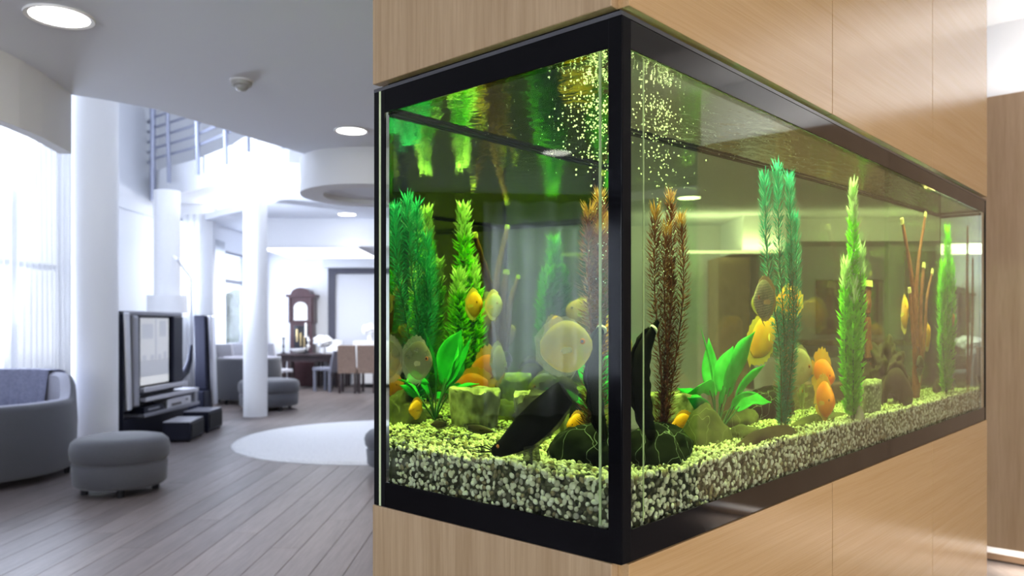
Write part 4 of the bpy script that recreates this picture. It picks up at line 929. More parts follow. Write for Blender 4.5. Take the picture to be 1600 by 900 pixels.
# ------------------------------------------------------------------ plants
def curve_pts(ctrl, n):
    P_ = [Vector(c) for c in ctrl]; P_ = [2*P_[0]-P_[1]]+P_+[2*P_[-1]-P_[-2]]; out = []
    segs = len(P_)-3
    for i in range(n+1):
        t = i/n*segs; k = min(int(t), segs-1); t -= k; a, b, c, d = P_[k:k+4]
        out.append(0.5*((2*b)+(-a+c)*t+(2*a-5*b+4*c-d)*t*t+(-a+3*b-3*c+d)*t**3))
    return out
def needles(path, step, per, length, width, lift, r_, taper=(0.7, 1.0, 0.8), mi_tip=0.0, curl=0.15, jitter=0.35):
    """whorls of slim leaves along a stem -> (MB)"""
    mb = MB(); L = 0; tot = sum((path[i+1]-path[i]).length for i in range(len(path)-1)); nxt = tot*0.04; acc = 0
    for i in range(len(path)-1):
        a, b = path[i], path[i+1]; d = (b-a); sl = d.length; d.normalize()
        x = d.cross(Vector((0.3, 1, 0.1))).normalized(); y = d.cross(x)
        while nxt <= acc+sl:
            p = a+d*(nxt-acc); t = nxt/tot
            k = taper[0]+(taper[1]-taper[0])*min(1, t*2) if t < 0.5 else taper[1]+(taper[2]-taper[1])*(t-0.5)*2
            ph = r_.uniform(0, 6.28)
            for j in range(per):
                an = ph+2*PI*j/per+r_.uniform(-jitter, jitter); out = x*math.cos(an)+y*math.sin(an)
                up = lift+r_.uniform(-0.2, 0.2)+(0.9*t**6)
                l_ = length*k*r_.uniform(0.75, 1.15); dr_ = (out+d*up).normalized(); sd = d.cross(dr_).normalized()*(width*r_.uniform(0.8, 1.2)/2)
                mid = p+dr_*l_*0.55; tip = p+dr_*l_+d*l_*curl
                mi = 1 if (t > 1-mi_tip) else 0
                mb.add([p, mid-sd, mid+sd, tip], [(0, 1, 3, 2)], mi)
            nxt += step*r_.uniform(0.85, 1.15)
        acc += sl
    return mb
def frondplant(name, label, stems, stemm, m, step, per, length, width, lift, srad, tipfrac, taper=(0.7, 1.0, 0.8), curl=0.15, seed=1):
    base = stems[0][0]; r_ = random.Random(seed)
    t = rootT(name, label, 'plant', base[2], base[0], base[1]); bo = Vector(base)
    for st in stems:
        P_ = [p-bo for p in curve_pts(st, 40)]
        n = len(P_)
        so = MB().tube(P_, [srad*(1-0.55*i/n) for i in range(n)], 6).build('stem', stemm, t, True)
        nm = needles(P_, step, per, length, width, lift, r_, taper, tipfrac, curl)
        f = nm.build('foliage', m, so, False, fix=False); f['kind'] = 'stuff'
    return t
frondplant('feathery_plant', 'russet feathery water plant beside the front corner of the tank',
    [[(0.255, 0.177, 1.165), (0.262, 0.175, 1.30), (0.243, 0.178, 1.46), (0.243, 0.177, 1.598)],
     [(0.262, 0.18, 1.165), (0.285, 0.185, 1.32), (0.298, 0.18, 1.48), (0.290, 0.177, 1.632)],
     [(0.258, 0.172, 1.165), (0.272, 0.165, 1.3), (0.262, 0.165, 1.45), (0.270, 0.166, 1.568)],
     [(0.268, 0.183, 1.165), (0.31, 0.19, 1.30), (0.342, 0.186, 1.46), (0.330, 0.182, 1.592)],
     [(0.262, 0.19, 1.165), (0.29, 0.20, 1.28), (0.312, 0.20, 1.40), (0.305, 0.195, 1.50)]],
    M['redstalk'], [M['russet'], M['russettip']], 0.0058, 9, 0.031, 0.0034, 0.2, 0.0025, 0.045, (0.9, 1.0, 0.8), seed=2)
frondplant('feathery_plant', 'tall teal feathery plant in the middle of the tank',
    [[(0.680, 0.12, 1.165), (0.672, 0.12, 1.35), (0.615, 0.12, 1.52), (0.60, 0.12, 1.700)],
     [(0.684, 0.126, 1.165), (0.705, 0.13, 1.35), (0.675, 0.125, 1.55), (0.662, 0.122, 1.728)],
     [(0.690, 0.118, 1.165), (0.735, 0.115, 1.36), (0.725, 0.115, 1.55), (0.716, 0.118, 1.716)],
     [(0.694, 0.122, 1.165), (0.758, 0.13, 1.38), (0.765, 0.13, 1.52), (0.752, 0.126, 1.63)],
     [(0.686, 0.13, 1.165), (0.72, 0.14, 1.32), (0.74, 0.14, 1.46), (0.73, 0.135, 1.56)]],
    M['stalk'], [M['teal'], M['tealtip']], 0.0062, 9, 0.034, 0.0040, 0.22, 0.0028, 0.12, (0.75, 1.0, 1.0), seed=3)
frondplant('leafy_stem_plant', 'bright light green bushy stem plant right of the teal plant',
    [[(1.041, 0.068, 1.165), (1.04, 0.07, 1.34), (1.045, 0.07, 1.52), (1.042, 0.07, 1.735)],
     [(1.048, 0.066, 1.165), (1.075, 0.066, 1.32), (1.088, 0.066, 1.46), (1.093, 0.066, 1.585)],
     [(1.034, 0.074, 1.165), (1.008, 0.08, 1.31), (1.000, 0.08, 1.44), (1.003, 0.078, 1.545)],
     [(1.044, 0.08, 1.165), (1.055, 0.095, 1.3), (1.06, 0.095, 1.44), (1.055, 0.09, 1.56)],
     [(1.038, 0.060, 1.165), (1.025, 0.05, 1.3), (1.03, 0.05, 1.42), (1.03, 0.052, 1.50)]],
    M['stalk'], [M['lime'], M['limetip']], 0.0085, 7, 0.044, 0.015, 0.08, 0.0025, 0.17, (0.9, 1.0, 0.75), 0.3, seed=4)
frondplant('leafy_stem_plant', 'darker green stem plant near the far end pane of the tank',
    [[(1.955, 0.12, 1.165), (1.96, 0.12, 1.35), (1.965, 0.12, 1.55), (1.962, 0.12, 1.705)],
     [(1.965, 0.125, 1.165), (2.02, 0.13, 1.35), (2.03, 0.13, 1.5), (2.02, 0.13, 1.6)],
     [(1.945, 0.115, 1.165), (1.89, 0.11, 1.35), (1.88, 0.11, 1.48), (1.89, 0.11, 1.58)],
     [(1.952, 0.13, 1.165), (1.93, 0.14, 1.30), (1.94, 0.14, 1.42), (1.94, 0.14, 1.52)]],
    M['stalk'], [M['lime'], M['lime']], 0.0095, 7, 0.055, 0.016, 0.1, 0.003, 0.0, (0.9, 1.0, 0.75), 0.3, seed=5)
frondplant('feathery_plant', 'slim dark russet plant standing in for a reflection in the far end pane',
    [[(2.13, 0.035, 1.165), (2.14, 0.035, 1.35), (2.13, 0.035, 1.55), (2.135, 0.035, 1.725)],
     [(2.15, 0.035, 1.165), (2.2, 0.035, 1.35), (2.21, 0.035, 1.5), (2.21, 0.035, 1.62)]],
    M['redstalk'], [M['russet'], M['russet']], 0.006, 9, 0.03, 0.004, 0.8, 0.005, 0.0, seed=6)  # plant added in place of a dark reflection in the end pane
def twig(name, label, branches, seed=1):
    base = branches[0][0][0]; bo = Vector(base); t = rootT(name, label, 'plant', base[2], base[0], base[1]); r_ = random.Random(seed)
    for st, r0, r1 in branches:
        P_ = [p-bo for p in curve_pts(st, 24)]; n = len(P_)
        b_ = MB().tube(P_, [(r0+(r1-r0)*i/n)*r_.uniform(0.8, 1.2) for i in range(n)], 8).build('branch', M['redstalk'], t, True)
        MB().tube([P_[-1]-Vector((0, 0, 0.004)), P_[-1]+(P_[-1]-P_[-2]).normalized()*0.014], [r1*1.5, r1*1.3], 8).build('cut_tip', M['palestub'], b_, True)
        f = needles(P_, 0.007, 7, 0.011, 0.003, 0.5, r_).build('stubble', [M['russet'], M['russet']], b_, fix=False); f['kind'] = 'stuff'
    return t
twig('branching_plant', 'bare red brown branching plant with pale tips at the far end', [
    ([(1.745, 0.25, 1.165), (1.75, 0.25, 1.35), (1.72, 0.25, 1.52), (1.621, 0.25, 1.71)], 0.026, 0.008),
    ([(1.752, 0.25, 1.30), (1.755, 0.25, 1.42), (1.77, 0.25, 1.58), (1.845, 0.25, 1.752)], 0.02, 0.007),
    ([(1.755, 0.245, 1.165), (1.79, 0.245, 1.34), (1.80, 0.245, 1.48), (1.825, 0.245, 1.585)], 0.02, 0.009),
    ([(1.765, 0.255, 1.165), (1.84, 0.255, 1.34), (1.87, 0.255, 1.48), (1.925, 0.255, 1.57)], 0.016, 0.007),
    ([(1.74, 0.24, 1.25), (1.71, 0.24, 1.38), (1.68, 0.24, 1.50)], 0.016, 0.008)], 3)
twig('branching_plant', 'single red brown stalk with a pale tip just behind the light green plant', [([(1.49, 0.40, 1.165), (1.495, 0.40, 1.3), (1.488, 0.40, 1.42), (1.494, 0.40, 1.515)], 0.020, 0.015)], 5)

# broad leaved plant: each leaf its own part
sp = rootT('broad_leaved_plant', 'broad leaved bright green plant standing behind the olive boulder', 'plant', 1.165, 0.554, 0.29); bo = Vector((0.554, 0.29, 1.165))
def leaf(ctrl, w_, start, side, cup=0.25):
    P_ = [p-bo for p in curve_pts(ctrl, 26)]; n = len(P_); k0 = int(start*n)
    lf = MB(); vs = []; fs = []; sd0 = Vector(side).normalized(); rows = 0
    for i in range(k0, n):
        t = (i-k0)/(n-1-k0); ww = w_*(math.sin(PI*min(1, t*0.86+0.08))**0.75)*(1-t**5) if t < 1 else 0.0005
        d = (P_[min(i+1, n-1)]-P_[i-1]).normalized(); s_ = (sd0-d*sd0.dot(d)).normalized(); nn = d.cross(s_); wob = 0.10*math.sin(t*11+w_*300)
        for x in (-1, -0.5, 0, 0.5, 1): vs.append(P_[i]+s_*(ww*0.5*x)+nn*(ww*0.5*(cup*x*x+wob*abs(x)*x)))
        rows += 1
    for r in range(rows-1):
        for c in range(4): fs.append((r*5+c, r*5+c+1, (r+1)*5+c+1, (r+1)*5+c))
    o = MB().add(vs, fs).build('leaf', M['sword'], sp, True); s2 = o.modifiers.new('thickness', 'SOLIDIFY'); s2.thickness = 0.0009
    MB().tube(P_[:k0+3], 0.0022, 6).build('leaf_stalk', M['stalk'], o, True)
B_ = (0.554, 0.29, 1.165)
leaf([B_, (0.550, 0.295, 1.25), (0.535, 0.295, 1.32), (0.495, 0.29, 1.392)], 0.011, 0.35, (1, 0.3, 0))
leaf([B_, (0.585, 0.29, 1.23), (0.63, 0.28, 1.30), (0.705, 0.275, 1.385)], 0.095, 0.42, (0.8, 0.4, -0.5))
leaf([B_, (0.575, 0.30, 1.23), (0.605, 0.305, 1.29), (0.64, 0.31, 1.352)], 0.075, 0.45, (0.8, -0.5, -0.2))
leaf([B_, (0.60, 0.28, 1.22), (0.655, 0.27, 1.27), (0.74, 0.265, 1.308)], 0.03, 0.45, (0.3, 0.3, -1))
leaf([B_, (0.60, 0.27, 1.205), (0.655, 0.262, 1.232), (0.76, 0.255, 1.222)], 0.062, 0.42, (0.1, 0.9, 0.5))
leaf([B_, (0.535, 0.285, 1.24), (0.50, 0.28, 1.275), (0.432, 0.275, 1.262)], 0.055, 0.42, (0.1, 0.8, -0.6))
leaf([B_, (0.52, 0.28, 1.20), (0.48, 0.27, 1.235), (0.42, 0.262, 1.255)], 0.04, 0.35, (0.1, 0.6, -0.8))
leaf([B_, (0.552, 0.27, 1.22), (0.548, 0.255, 1.25), (0.535, 0.235, 1.272)], 0.03, 0.4, (1, 0.2, 0))
leaf([B_, (0.565, 0.31, 1.23), (0.585, 0.35, 1.29), (0.60, 0.375, 1.37)], 0.050, 0.42, (-0.5, 0.75, 0.2))
leaf([B_, (0.545, 0.33, 1.22), (0.54, 0.375, 1.255), (0.535, 0.44, 1.262)], 0.034, 0.42, (0.9, 0.1, 0.3))
leaf([B_, (0.56, 0.24, 1.21), (0.565, 0.20, 1.245), (0.58, 0.135, 1.258)], 0.03, 0.42, (0.9, 0.1, -0.3))

# ------------------------------------------------------------------ fish
def fishmat(name, c, c2=None, scale=18, rough=0.4, alpha=1.0, stripes=None, spec=0.25):
    m, n, l, p = newmat(name)
    tc = n.new('ShaderNodeTexCoord'); nz = n.new('ShaderNodeTexNoise'); nz.inputs['Scale'].default_value = scale; nz.inputs['Detail'].default_value = 4; l.new(tc.outputs['Object'], nz.inputs[0])
    r = n.new('ShaderNodeValToRGB'); r.color_ramp.elements[0].position = 0.35; r.color_ramp.elements[1].position = 0.65; r.color_ramp.elements[0].color = (*c, 1); r.color_ramp.elements[1].color = (*(c2 or c), 1); l.new(nz.outputs[0], r.inputs[0]); out = r.outputs[0]
    if stripes:
        wv = n.new('ShaderNodeTexWave'); wv.inputs['Scale'].default_value = stripes[0]; wv.inputs['Distortion'].default_value = 6; wv.bands_direction = 'Z'; wv.inputs['Detail Scale'].default_value = 6; l.new(tc.outputs['Object'], wv.inputs[0])
        mx = n.new('ShaderNodeMix'); mx.data_type = 'RGBA'; l.new(wv.outputs['Fac'], mx.inputs['Factor']); l.new(out, mx.inputs['A']); mx.inputs['B'].default_value = (*stripes[1], 1); out = mx.outputs['Result']
    l.new(out, p.inputs['Base Color']); p.inputs['Roughness'].default_value = rough; p.inputs['Specular IOR Level'].default_value = spec; p.inputs['Alpha'].default_value = alpha
    return m
M['f_yellow'] = fishmat('yellow_skin', (0.93, 0.34, 0.008), (1.0, 0.48, 0.03)); M['f_yfin'] = fishmat('yellow_fin', (0.85, 0.50, 0.05), (0.9, 0.66, 0.2), alpha=0.8)
M['f_orange'] = fishmat('orange_skin', (0.85, 0.17, 0.008), (0.95, 0.27, 0.015)); M['f_ofin'] = fishmat('orange_fin', (0.9, 0.36, 0.03), (0.9, 0.5, 0.1), alpha=0.8)
M['f_brown'] = fishmat('patterned_brown_skin', (0.20, 0.16, 0.10), (0.36, 0.30, 0.20), 30, stripes=(60, (0.10, 0.10, 0.07))); M['f_bfin'] = fishmat('amber_fin', (0.50, 0.30, 0.10), (0.3, 0.22, 0.12), alpha=0.85)
M['f_pink'] = fishmat('pinkish_grey_skin', (0.42, 0.34, 0.27), (0.55, 0.46, 0.38), 22, alpha=0.85); M['f_pfin'] = fishmat('grey_fin', (0.5, 0.45, 0.38), alpha=0.55)
M['f_clear'] = fishmat('pale_olive_skin', (0.20, 0.20, 0.10), (0.34, 0.32, 0.16), 16, alpha=0.6); M['f_cfin'] = fishmat('clear_fin', (0.55, 0.52, 0.32), alpha=0.35)
M['f_lemon'] = fishmat('pale_yellow_skin', (0.50, 0.46, 0.20), (0.80, 0.58, 0.14), 10, alpha=0.68)
M['f_black'] = fishmat('black_skin', (0.002, 0.002, 0.002), (0.005, 0.005, 0.005), 30, 0.6, spec=0.05); M['f_blfin'] = fishmat('smoky_fin', (0.03, 0.03, 0.02), (0.06, 0.055, 0.04), alpha=0.6)
M['f_dark'] = fishmat('dark_brown_skin', (0.035, 0.022, 0.018), (0.06, 0.04, 0.03), 30, 0.5)
M['eye_w'] = mat('fish_iris', (0.55, 0.16, 0.03), 0.2); M['eye_b'] = mat('fish_pupil', (0.003, 0.003, 0.003), 0.08)
def orient(o, heading, up=(0, 0, 1)):
    """root axes: x = heading (tank frame), z = up"""
    h = Vector(heading).normalized(); z = Vector(up); z = (z-h*z.dot(h)).normalized(); y = z.cross(h)
    R = Matrix(((h.x, y.x, z.x), (h.y, y.y, z.y), (h.z, y.z, z.z))).to_4x4()
    o.matrix_world = Matrix.Translation(o.location) @ Matrix.Rotation(TH, 4, 'Z') @ R
def fish(name, label, u, v, z, L, H, Wd, heading, bm_, fm_, up=(0, 0, 1), group=None, disc=True, dorsal=0.16, tail=0.2, cat='fish'):
    o = thing(name, label, cat, T(u, v, z), 0, group); orient(o, heading, up)
    N, K = 22, 16; vs = []; fs = []
    def prof(t):       # t 0 nose .. 1 tail root -> half height, half width, centre z
        if disc: h = (math.sin(PI*min(1, t*0.93+0.02))**0.62)*(1-0.18*t); h = max(h, 0.17 if t > 0.5 else 0.03)
        else: h = (math.sin(PI*min(1, (t*0.86+0.03)))**0.75); h = max(h, 0.30 if t > 0.6 else 0.05)
        wd = (math.sin(PI*min(1, t*0.8+0.06))**0.8)*(1-0.55*t)+0.06
        return h*H/2, wd*Wd/2
    for i in range(N+1):
        t = i/N; h, wd = prof(t); x = L*(0.5-t)
        for j in range(K):
            a = 2*PI*j/K; ca, sa = math.cos(a), math.sin(a)
            vs.append((x, wd*ca*(abs(ca)**0.15 if ca else 1), h*sa))
    vs.append((L*0.5+0.012*L, 0, -0.01*H)); nose = len(vs)-1
    for i in range(N):
        for j in range(K): fs.append((i*K+j, i*K+(j+1) % K, (i+1)*K+(j+1) % K, (i+1)*K+j))
    for j in range(K): fs.append((nose, (j+1) % K, j))
    fs.append(tuple(N*K+j for j in range(K)))
    MB().add(vs, fs).build('body', bm_, o, True)
    def fin(nm, outline_in, outline_out, th=0.0012):
        n = len(outline_in); vs = []; fs = []
        for s in (-1, 1):
            for a, b in zip(outline_in, outline_out): vs += [(a[0], s*th, a[1]), (b[0], s*th*0.3, b[1])]
        for s in range(2):
            for i in range(n-1): k = s*2*n+2*i; fs.append((k, k+1, k+3, k+2) if s else (k, k+2, k+3, k+1))
        for i in range(n-1): k = 2*i; fs.append((k+1, k+3, 2*n+k+3, 2*n+k+1))
        return MB().add(vs, fs).build(nm, fm_, o, True)
    for sgn, nm, t0, t1 in ((1, 'dorsal_fin', 0.22, 1.0), (-1, 'anal_fin', 0.35, 1.0)):
        ins, outs = [], []
        for i in range(13):
            t = t0+(t1-t0)*i/12; h, _ = prof(t); x = L*(0.5-t); k = i/12; e = H*dorsal*(math.sin(PI*min(1, k*0.72+0.1)))**0.8
            ins.append((x, sgn*h*0.93)); outs.append((x-L*0.10*k-0.02*L, sgn*(h+e*(0.7+0.3*(i % 2)))))
        fin(nm, ins, outs)
    h, _ = prof(1.0); ins, outs = [], []
    for i in range(9):
        k = i/8*2-1; ins.append((-L*0.49, h*0.95*k)); outs.append((-L*(0.5+tail*(1-0.18*(1-abs(k)))), H*0.24*k*(1.15 if not disc else 1.0)))
    fin('tail_fin', ins, outs)
    for s in (-1, 1):
        _, wd = prof(0.36); vs = [(L*0.16, s*wd*0.9, -H*0.02), (L*0.16, s*wd*0.9, -H*0.10), (L*0.02, s*(wd+L*0.10), H*0.00), (-L*0.02, s*(wd+L*0.13), -H*0.07), (L*0.01, s*(wd+L*0.10), -H*0.13)]
        q = MB().add(vs, [(0, 1, 4, 2), (2, 4, 3)]).build('pectoral_fin', fm_, o); q.modifiers.new('thickness', 'SOLIDIFY').thickness = 0.0008
        h_, wd = prof(0.15); r = min(0.055*H, 0.075*L)
        pe = Vector((L*0.5-L*0.15, s*wd*0.86, h_*0.22))
        e = MB().lathe([(0, -r*0.4), (r*0.8, -r*0.3), (r, 0), (r*0.75, r*0.28), (0, r*0.4)], 14).build('eye', M['eye_w'], o, True); e.matrix_local = Matrix.Translation(pe) @ Matrix.Rotation(-s*PI/2, 4, 'X')
        MB().lathe([(0, 0), (r*0.55, r*0.2), (r*0.5, r*0.42), (0, r*0.52)], 12).build('pupil', M['eye_b'], e, True)
    # pelvic feeler fins
    MB().tube([(L*0.18, 0, -H*0.38), (L*0.10, 0, -H*0.52), (L*0.0, 0, -H*0.62)], [0.0022, 0.0016, 0.0006], 6).build('pelvic_fin', fm_, o, True)
    return o
fish('discus_fish', 'patterned brown discus in front of the left stem of the teal plant', 0.556, 0.075, 1.450, 0.115, 0.088, 0.026, (-1, -0.25, -0.1), M['f_brown'], M['f_bfin'], dorsal=0.1, tail=0.14)
fish('discus_fish', 'bright yellow discus behind the teal plant, head up to the right', 0.905, 0.45, 1.368, 0.13, 0.105, 0.03, (0.80, -0.1, 0.62), M['f_yellow'], M['f_yfin'], (-0.6, 0, 0.8))
fish('discus_fish', 'pinkish grey discus right of the teal plant', 0.912, 0.27, 1.298, 0.125, 0.098, 0.026, (0.96, -0.25, -0.2), M['f_pink'], M['f_pfin'], dorsal=0.12)
fish('discus_fish', 'pale see through discus low down behind the pinkish grey one', 1.018, 0.36, 1.225, 0.10, 0.092, 0.026, (-0.8, -0.6, 0), M['f_clear'], M['f_cfin'])
fish('parrot_fish', 'lower orange fish facing us left of the light green plant', 0.950, 0.15, 1.218, 0.12, 0.088, 0.052, (-0.15, -1, -0.12), M['f_orange'], M['f_ofin'], disc=False, dorsal=0.22)
fish('parrot_fish', 'upper orange fish with a spiked back fin left of the light green plant', 0.978, 0.185, 1.278, 0.11, 0.07, 0.045, (0.1, -1, -0.22), M['f_orange'], M['f_ofin'], disc=False, dorsal=0.42)
fish('discus_fish', 'yellow discus at the far end left of the branching plant', 1.582, 0.19, 1.432, 0.115, 0.105, 0.035, (-0.45, -0.9, 0.35), M['f_yellow'], M['f_yfin'])
fish('discus_fish', 'smaller yellow fish in front of the branching plant', 1.925, 0.30, 1.36, 0.10, 0.085, 0.03, (-0.3, -0.8, 0.4), M['f_yellow'], M['f_yfin'])
fish('small_fish', 'tiny pale yellow fish before the far green stem plant', 1.99, 0.08, 1.415, 0.05, 0.04, 0.016, (-0.2, -0.9, 0.5), M['f_yellow'], M['f_yfin'])
fish('small_fish', 'small orange fish peeping out behind the olive boulder', 0.435, 0.305, 1.200, 0.06, 0.042, 0.022, (-0.95, 0.1, -0.1), M['f_yellow'], M['f_ofin'], disc=False)
fish('discus_fish', 'large see through pale discus seen in the left glass above the catfish', 0.11, 0.158, 1.362, 0.10, 0.096, 0.024, (0.15, -1, 0.08), M['f_lemon'], M['f_cfin'], dorsal=0.10, tail=0.12)
fish('discus_fish', 'olive see through discus at the left edge of the end glass', 0.06, 0.487, 1.330, 0.072, 0.082, 0.022, (0.1, -1, -0.05), M['f_clear'], M['f_cfin'])
fish('discus_fish', 'yellow discus hidden behind the teal plant, mirrored in the left glass', 0.83, 0.24, 1.452, 0.085, 0.075, 0.028, (-0.5, 0.85, 0.0), M['f_yellow'], M['f_yfin'])
fish('discus_fish', 'dull yellow discus between the teal plant and the back glass', 0.79, 0.33, 1.448, 0.08, 0.07, 0.026, (-0.5, 0.85, 0.0), M['f_lemon'], M['f_yfin'])
fish('small_fish', 'small dark striped fish hovering over the gravel by the back glass', 0.30, 0.47, 1.185, 0.06, 0.017, 0.012, (0.3, -0.95, -0.1), M['f_dark'], M['f_blfin'], disc=False)

def eel(name, label, path, radz, flat, cat, m, finm, barb=None, band=None, fins=True, tailw=None):
    base = Vector(path[0]); o = rootT(name, label, cat, base.z, base.x, base.y)
    P_ = [p-base for p in curve_pts(path, 36)]; n = len(P_); k = len(radz)-1
    def rr(i): t = i/(n-1)*k; a = min(int(t), k-1); return radz[a]+(radz[a+1]-radz[a])*(t-a)
    R = [max(rr(i), 0.001) for i in range(n)]
    R[0] *= 0.3
    mb = MB(); vs = []; fs = []; K = 14
    for i, p in enumerate(P_):
        d = (P_[min(i+1, n-1)]-P_[max(i-1, 0)]).normalized(); thin = Vector(flat); a = (thin-d*thin.dot(d)).normalized(); b = d.cross(a)
        for j in range(K): q = 2*PI*j/K; vs.append(p+a*(R[i]*0.42*math.cos(q))+b*(R[i]*math.sin(q)))
    for i in range(n-1):
        for j in range(K): fs.append((i*K+j, i*K+(j+1) % K, (i+1)*K+(j+1) % K, (i+1)*K+j))
    fs += [tuple(range(K)), tuple((n-1)*K+j for j in range(K-1, -1, -1))]
    MB().add(vs, fs).build('body', m, o, True)
    return o, P_, R
def ribbon(parent, P_, R, flat, sgn, i0, i1, h, m, name, wave=0.2):
    vs = []; fs = []; n = len(P_)
    for i in range(i0, i1):
        d = (P_[min(i+1, n-1)]-P_[max(i-1, 0)]).normalized(); thin = Vector(flat); a = (thin-d*thin.dot(d)).normalized(); b = d.cross(a)*sgn
        t = (i-i0)/(i1-1-i0); e = h*(math.sin(PI*(0.08+0.84*t))**0.6)*(1+wave*math.sin(i*1.9))
        vs += [P_[i]+b*R[i]*0.9, P_[i]+b*(R[i]+e)+a*0.003*math.sin(i*1.3)]
    for i in range(len(vs)//2-1): fs.append((2*i, 2*i+1, 2*i+3, 2*i+2))
    o = MB().add(vs, fs).build(name, m, parent, True); o.modifiers.new('thickness', 'SOLIDIFY').thickness = 0.0012; return o
# black knifefish, tail up, by the front corner
k_, P_, R = eel('knifefish', 'black knifefish hanging tail up beside the russet plant at the corner', [(0.186, 0.115, 1.205), (0.166, 0.12, 1.25), (0.158, 0.125, 1.30), (0.166, 0.13, 1.345), (0.196, 0.13, 1.385), (0.214, 0.13, 1.405)], [0.012, 0.020, 0.025, 0.024, 0.011, 0.005], (0, 1, 0), 'fish', M['f_black'], None)
ribbon(k_, P_, R, (0, 1, 0), 1, 4, 30, 0.010, M['f_black'], 'belly_fin'); ribbon(k_, P_, R, (0, 1, 0), -1, 4, 26, 0.003, M['f_black'], 'back_fin')
MB().tube([P_[30], P_[31]], [R[30]*1.05, R[31]*1.05], 10).build('tail_band', M['white'], k_, True)
# black catfish resting its head on the gravel along the end glass
c_, P_, R = eel('catfish', 'black catfish slanting head down to the gravel along the left glass', [(0.052, 0.290, 1.176), (0.052, 0.262, 1.188), (0.055, 0.220, 1.216), (0.058, 0.182, 1.246), (0.060, 0.148, 1.276), (0.062, 0.132, 1.290)], [0.008, 0.016, 0.029, 0.031, 0.026, 0.022], (1, 0, 0), 'fish', M['f_black'], None)
ribbon(c_, P_, R, (1, 0, 0), 1, 14, 34, 0.016, M['f_blfin'], 'belly_fin'); ribbon(c_, P_, R, (1, 0, 0), -1, 10, 34, 0.006, M['f_blfin'], 'back_fin')
for s in (-1, 1):
    MB().tube([P_[0]+Vector((s*0.004, 0, 0.002)), P_[0]+Vector((s*0.008, 0.025, -0.002)), P_[0]+Vector((s*0.010, 0.05, -0.001))], [0.0014, 0.001, 0.0005], 6).build('barbel', M['f_black'], c_, True)
    MB().tube([P_[0]+Vector((s*0.004, 0.0, 0.005)), P_[0]+Vector((s*0.012, 0.02, 0.010)), P_[0]+Vector((s*0.018, 0.04, 0.004))], [0.0014, 0.001, 0.0005], 6).build('barbel', M['f_black'], c_, True)
tf = MB(); e0, e1 = P_[-2], P_[-1]; dd = (e1-e0).normalized(); bb = dd.cross(Vector((1, 0, 0)))
vs = []
for i in range(9):
    k = i/8*2-1; vs += [e1-dd*0.004+bb*(R[-1]*0.95*k), e1+dd*(0.022-0.012*k*k)+bb*(R[-1]*1.15*k)]
tf.add(vs, [(2*i, 2*i+1, 2*i+3, 2*i+2) for i in range(8)]).build('tail_fin', M['f_blfin'], c_, True).modifiers.new('thickness', 'SOLIDIFY').thickness = 0.0012
for s in (-1, 1):
    MB().lathe([(0, -0.002), (0.0028, -0.001), (0.0034, 0), (0.0024, 0.0014), (0, 0.002)], 12).build('eye', M['eye_w'], c_, True).matrix_local = Matrix.Translation(P_[5]+Vector((s*0.0065, 0, 0.006))) @ Matrix.Rotation(PI/2, 4, 'Y')
for s in (-1, 1):
    b_ = P_[14]; q = MB().add([b_+Vector((s*0.01, -0.01, -0.02)), b_+Vector((s*0.012, -0.03, -0.015)), b_+Vector((s*0.02, -0.035, -0.062)), b_+Vector((s*0.018, -0.012, -0.058))], [(0, 1, 2, 3)]).build('pectoral_fin', M['f_blfin'], c_); q.modifiers.new('thickness', 'SOLIDIFY').thickness = 0.001
d_, P_, R = eel('catfish', 'dark brown catfish nosing the gravel right of the grey stump', [(1.545, 0.085, 1.178), (1.49, 0.09, 1.20), (1.42, 0.095, 1.235), (1.35, 0.10, 1.238), (1.30, 0.10, 1.205), (1.285, 0.10, 1.185)], [0.02, 0.04, 0.042, 0.032, 0.018, 0.012], (0, 1, 0), 'fish', M['f_dark'], None)
ribbon(d_, P_, R, (0, 1, 0), 1, 10, 34, 0.014, M['f_dark'], 'belly_fin'); ribbon(d_, P_, R, (0, 1, 0), -1, 8, 24, 0.02, M['f_dark'], 'back_fin')
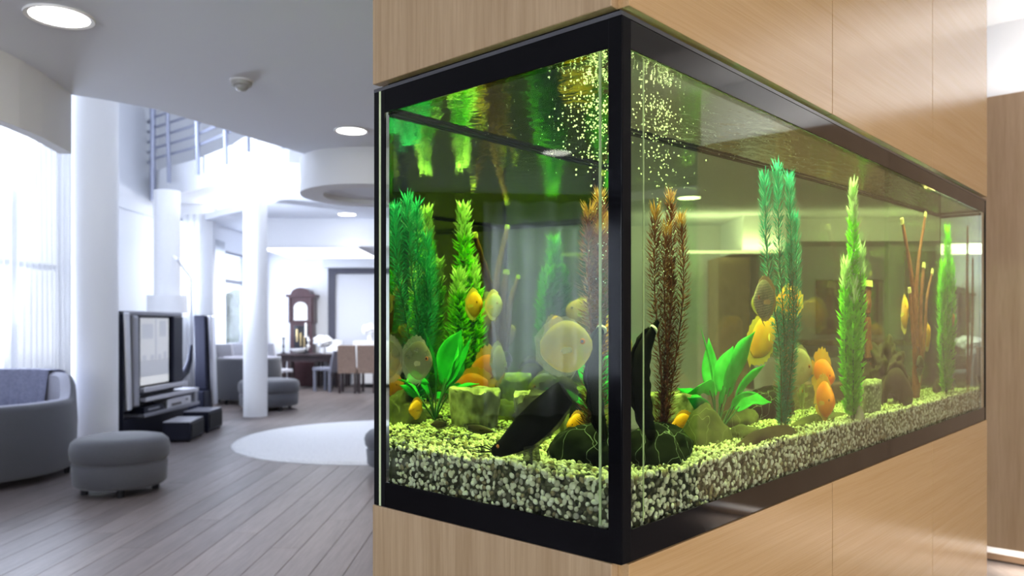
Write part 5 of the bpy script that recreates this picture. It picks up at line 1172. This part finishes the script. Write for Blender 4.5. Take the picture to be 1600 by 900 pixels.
# banded snail on the branching plant
sn = rootT('snail', 'striped dark and white snail on the stem of the branching plant', 'snail', 1.265, 1.737, 0.205)
mb = MB(); spn = 40; vs = []
pth = [Vector((0.022*(1-i/spn)*math.cos(i*0.42), -0.004-0.012*i/spn, 0.022*(1-i/spn)*math.sin(i*0.42))) for i in range(spn)]
mb.tube(pth, [0.018*(1-0.9*i/spn) for i in range(spn)], 10).build('shell', mat('banded_shell', (0.05, 0.05, 0.04), 0.4, var=1.0, scale=45), sn, True)
MB().tube([(0, 0.004, -0.02), (0.004, 0.002, -0.034), (0.004, 0, -0.05)], [0.012, 0.012, 0.004], 10).build('foot', M['palerock'], sn, True)

# ------------------------------------------------------------------ air bubbles
bp = []
for k in range(260):
    t = rng.uniform(0, 1)**2.2; bp.append((0.235+rng.normal()*0.05*(0.5+t), 0.135+abs(rng.normal())*0.04, 1.795-0.11*abs(rng.normal())*0.55, rng.uniform(0.0009, 0.0022)))
for k in range(150):
    z_ = rng.uniform(1.45, 1.78); f_ = (1.8-z_)/0.35; bp.append((0.225+rng.normal()*0.028*(1.2-0.4*f_), 0.12+rng.normal()*0.014, z_, rng.uniform(0.0008, 0.0014)))
for k in range(260): bp.append((rng.uniform(0.1, 2.2), rng.uniform(0.05, 0.5), 1.80-abs(rng.normal())*0.03, rng.uniform(0.0004, 0.0009)))
V, F = I1; bp = np.array(bp); bp[:, 1] = np.clip(bp[:, 1], 0.012, 0.5); bp[:, 2] = np.clip(bp[:, 2], 1.2, 1.800)
st = np.array([1, 1, 1.0]); Pb = bp[:, None, :3]+V[None]*bp[:, None, 3:4]
me = fastmesh('air_bubbles', Pb.reshape(-1, 3), (F[None]+(np.arange(len(bp))*len(V))[:, None, None]).reshape(-1, 3), None, leafmat('bubble_white', (0.9, 0.95, 0.85), None, 0.6))
o = link('air_bubbles', me); o.location = CORNER; o.rotation_euler = (0, 0, TH); tag(o, 'swarm of small air bubbles rising by the front corner of the tank', 'bubbles', kind='stuff')
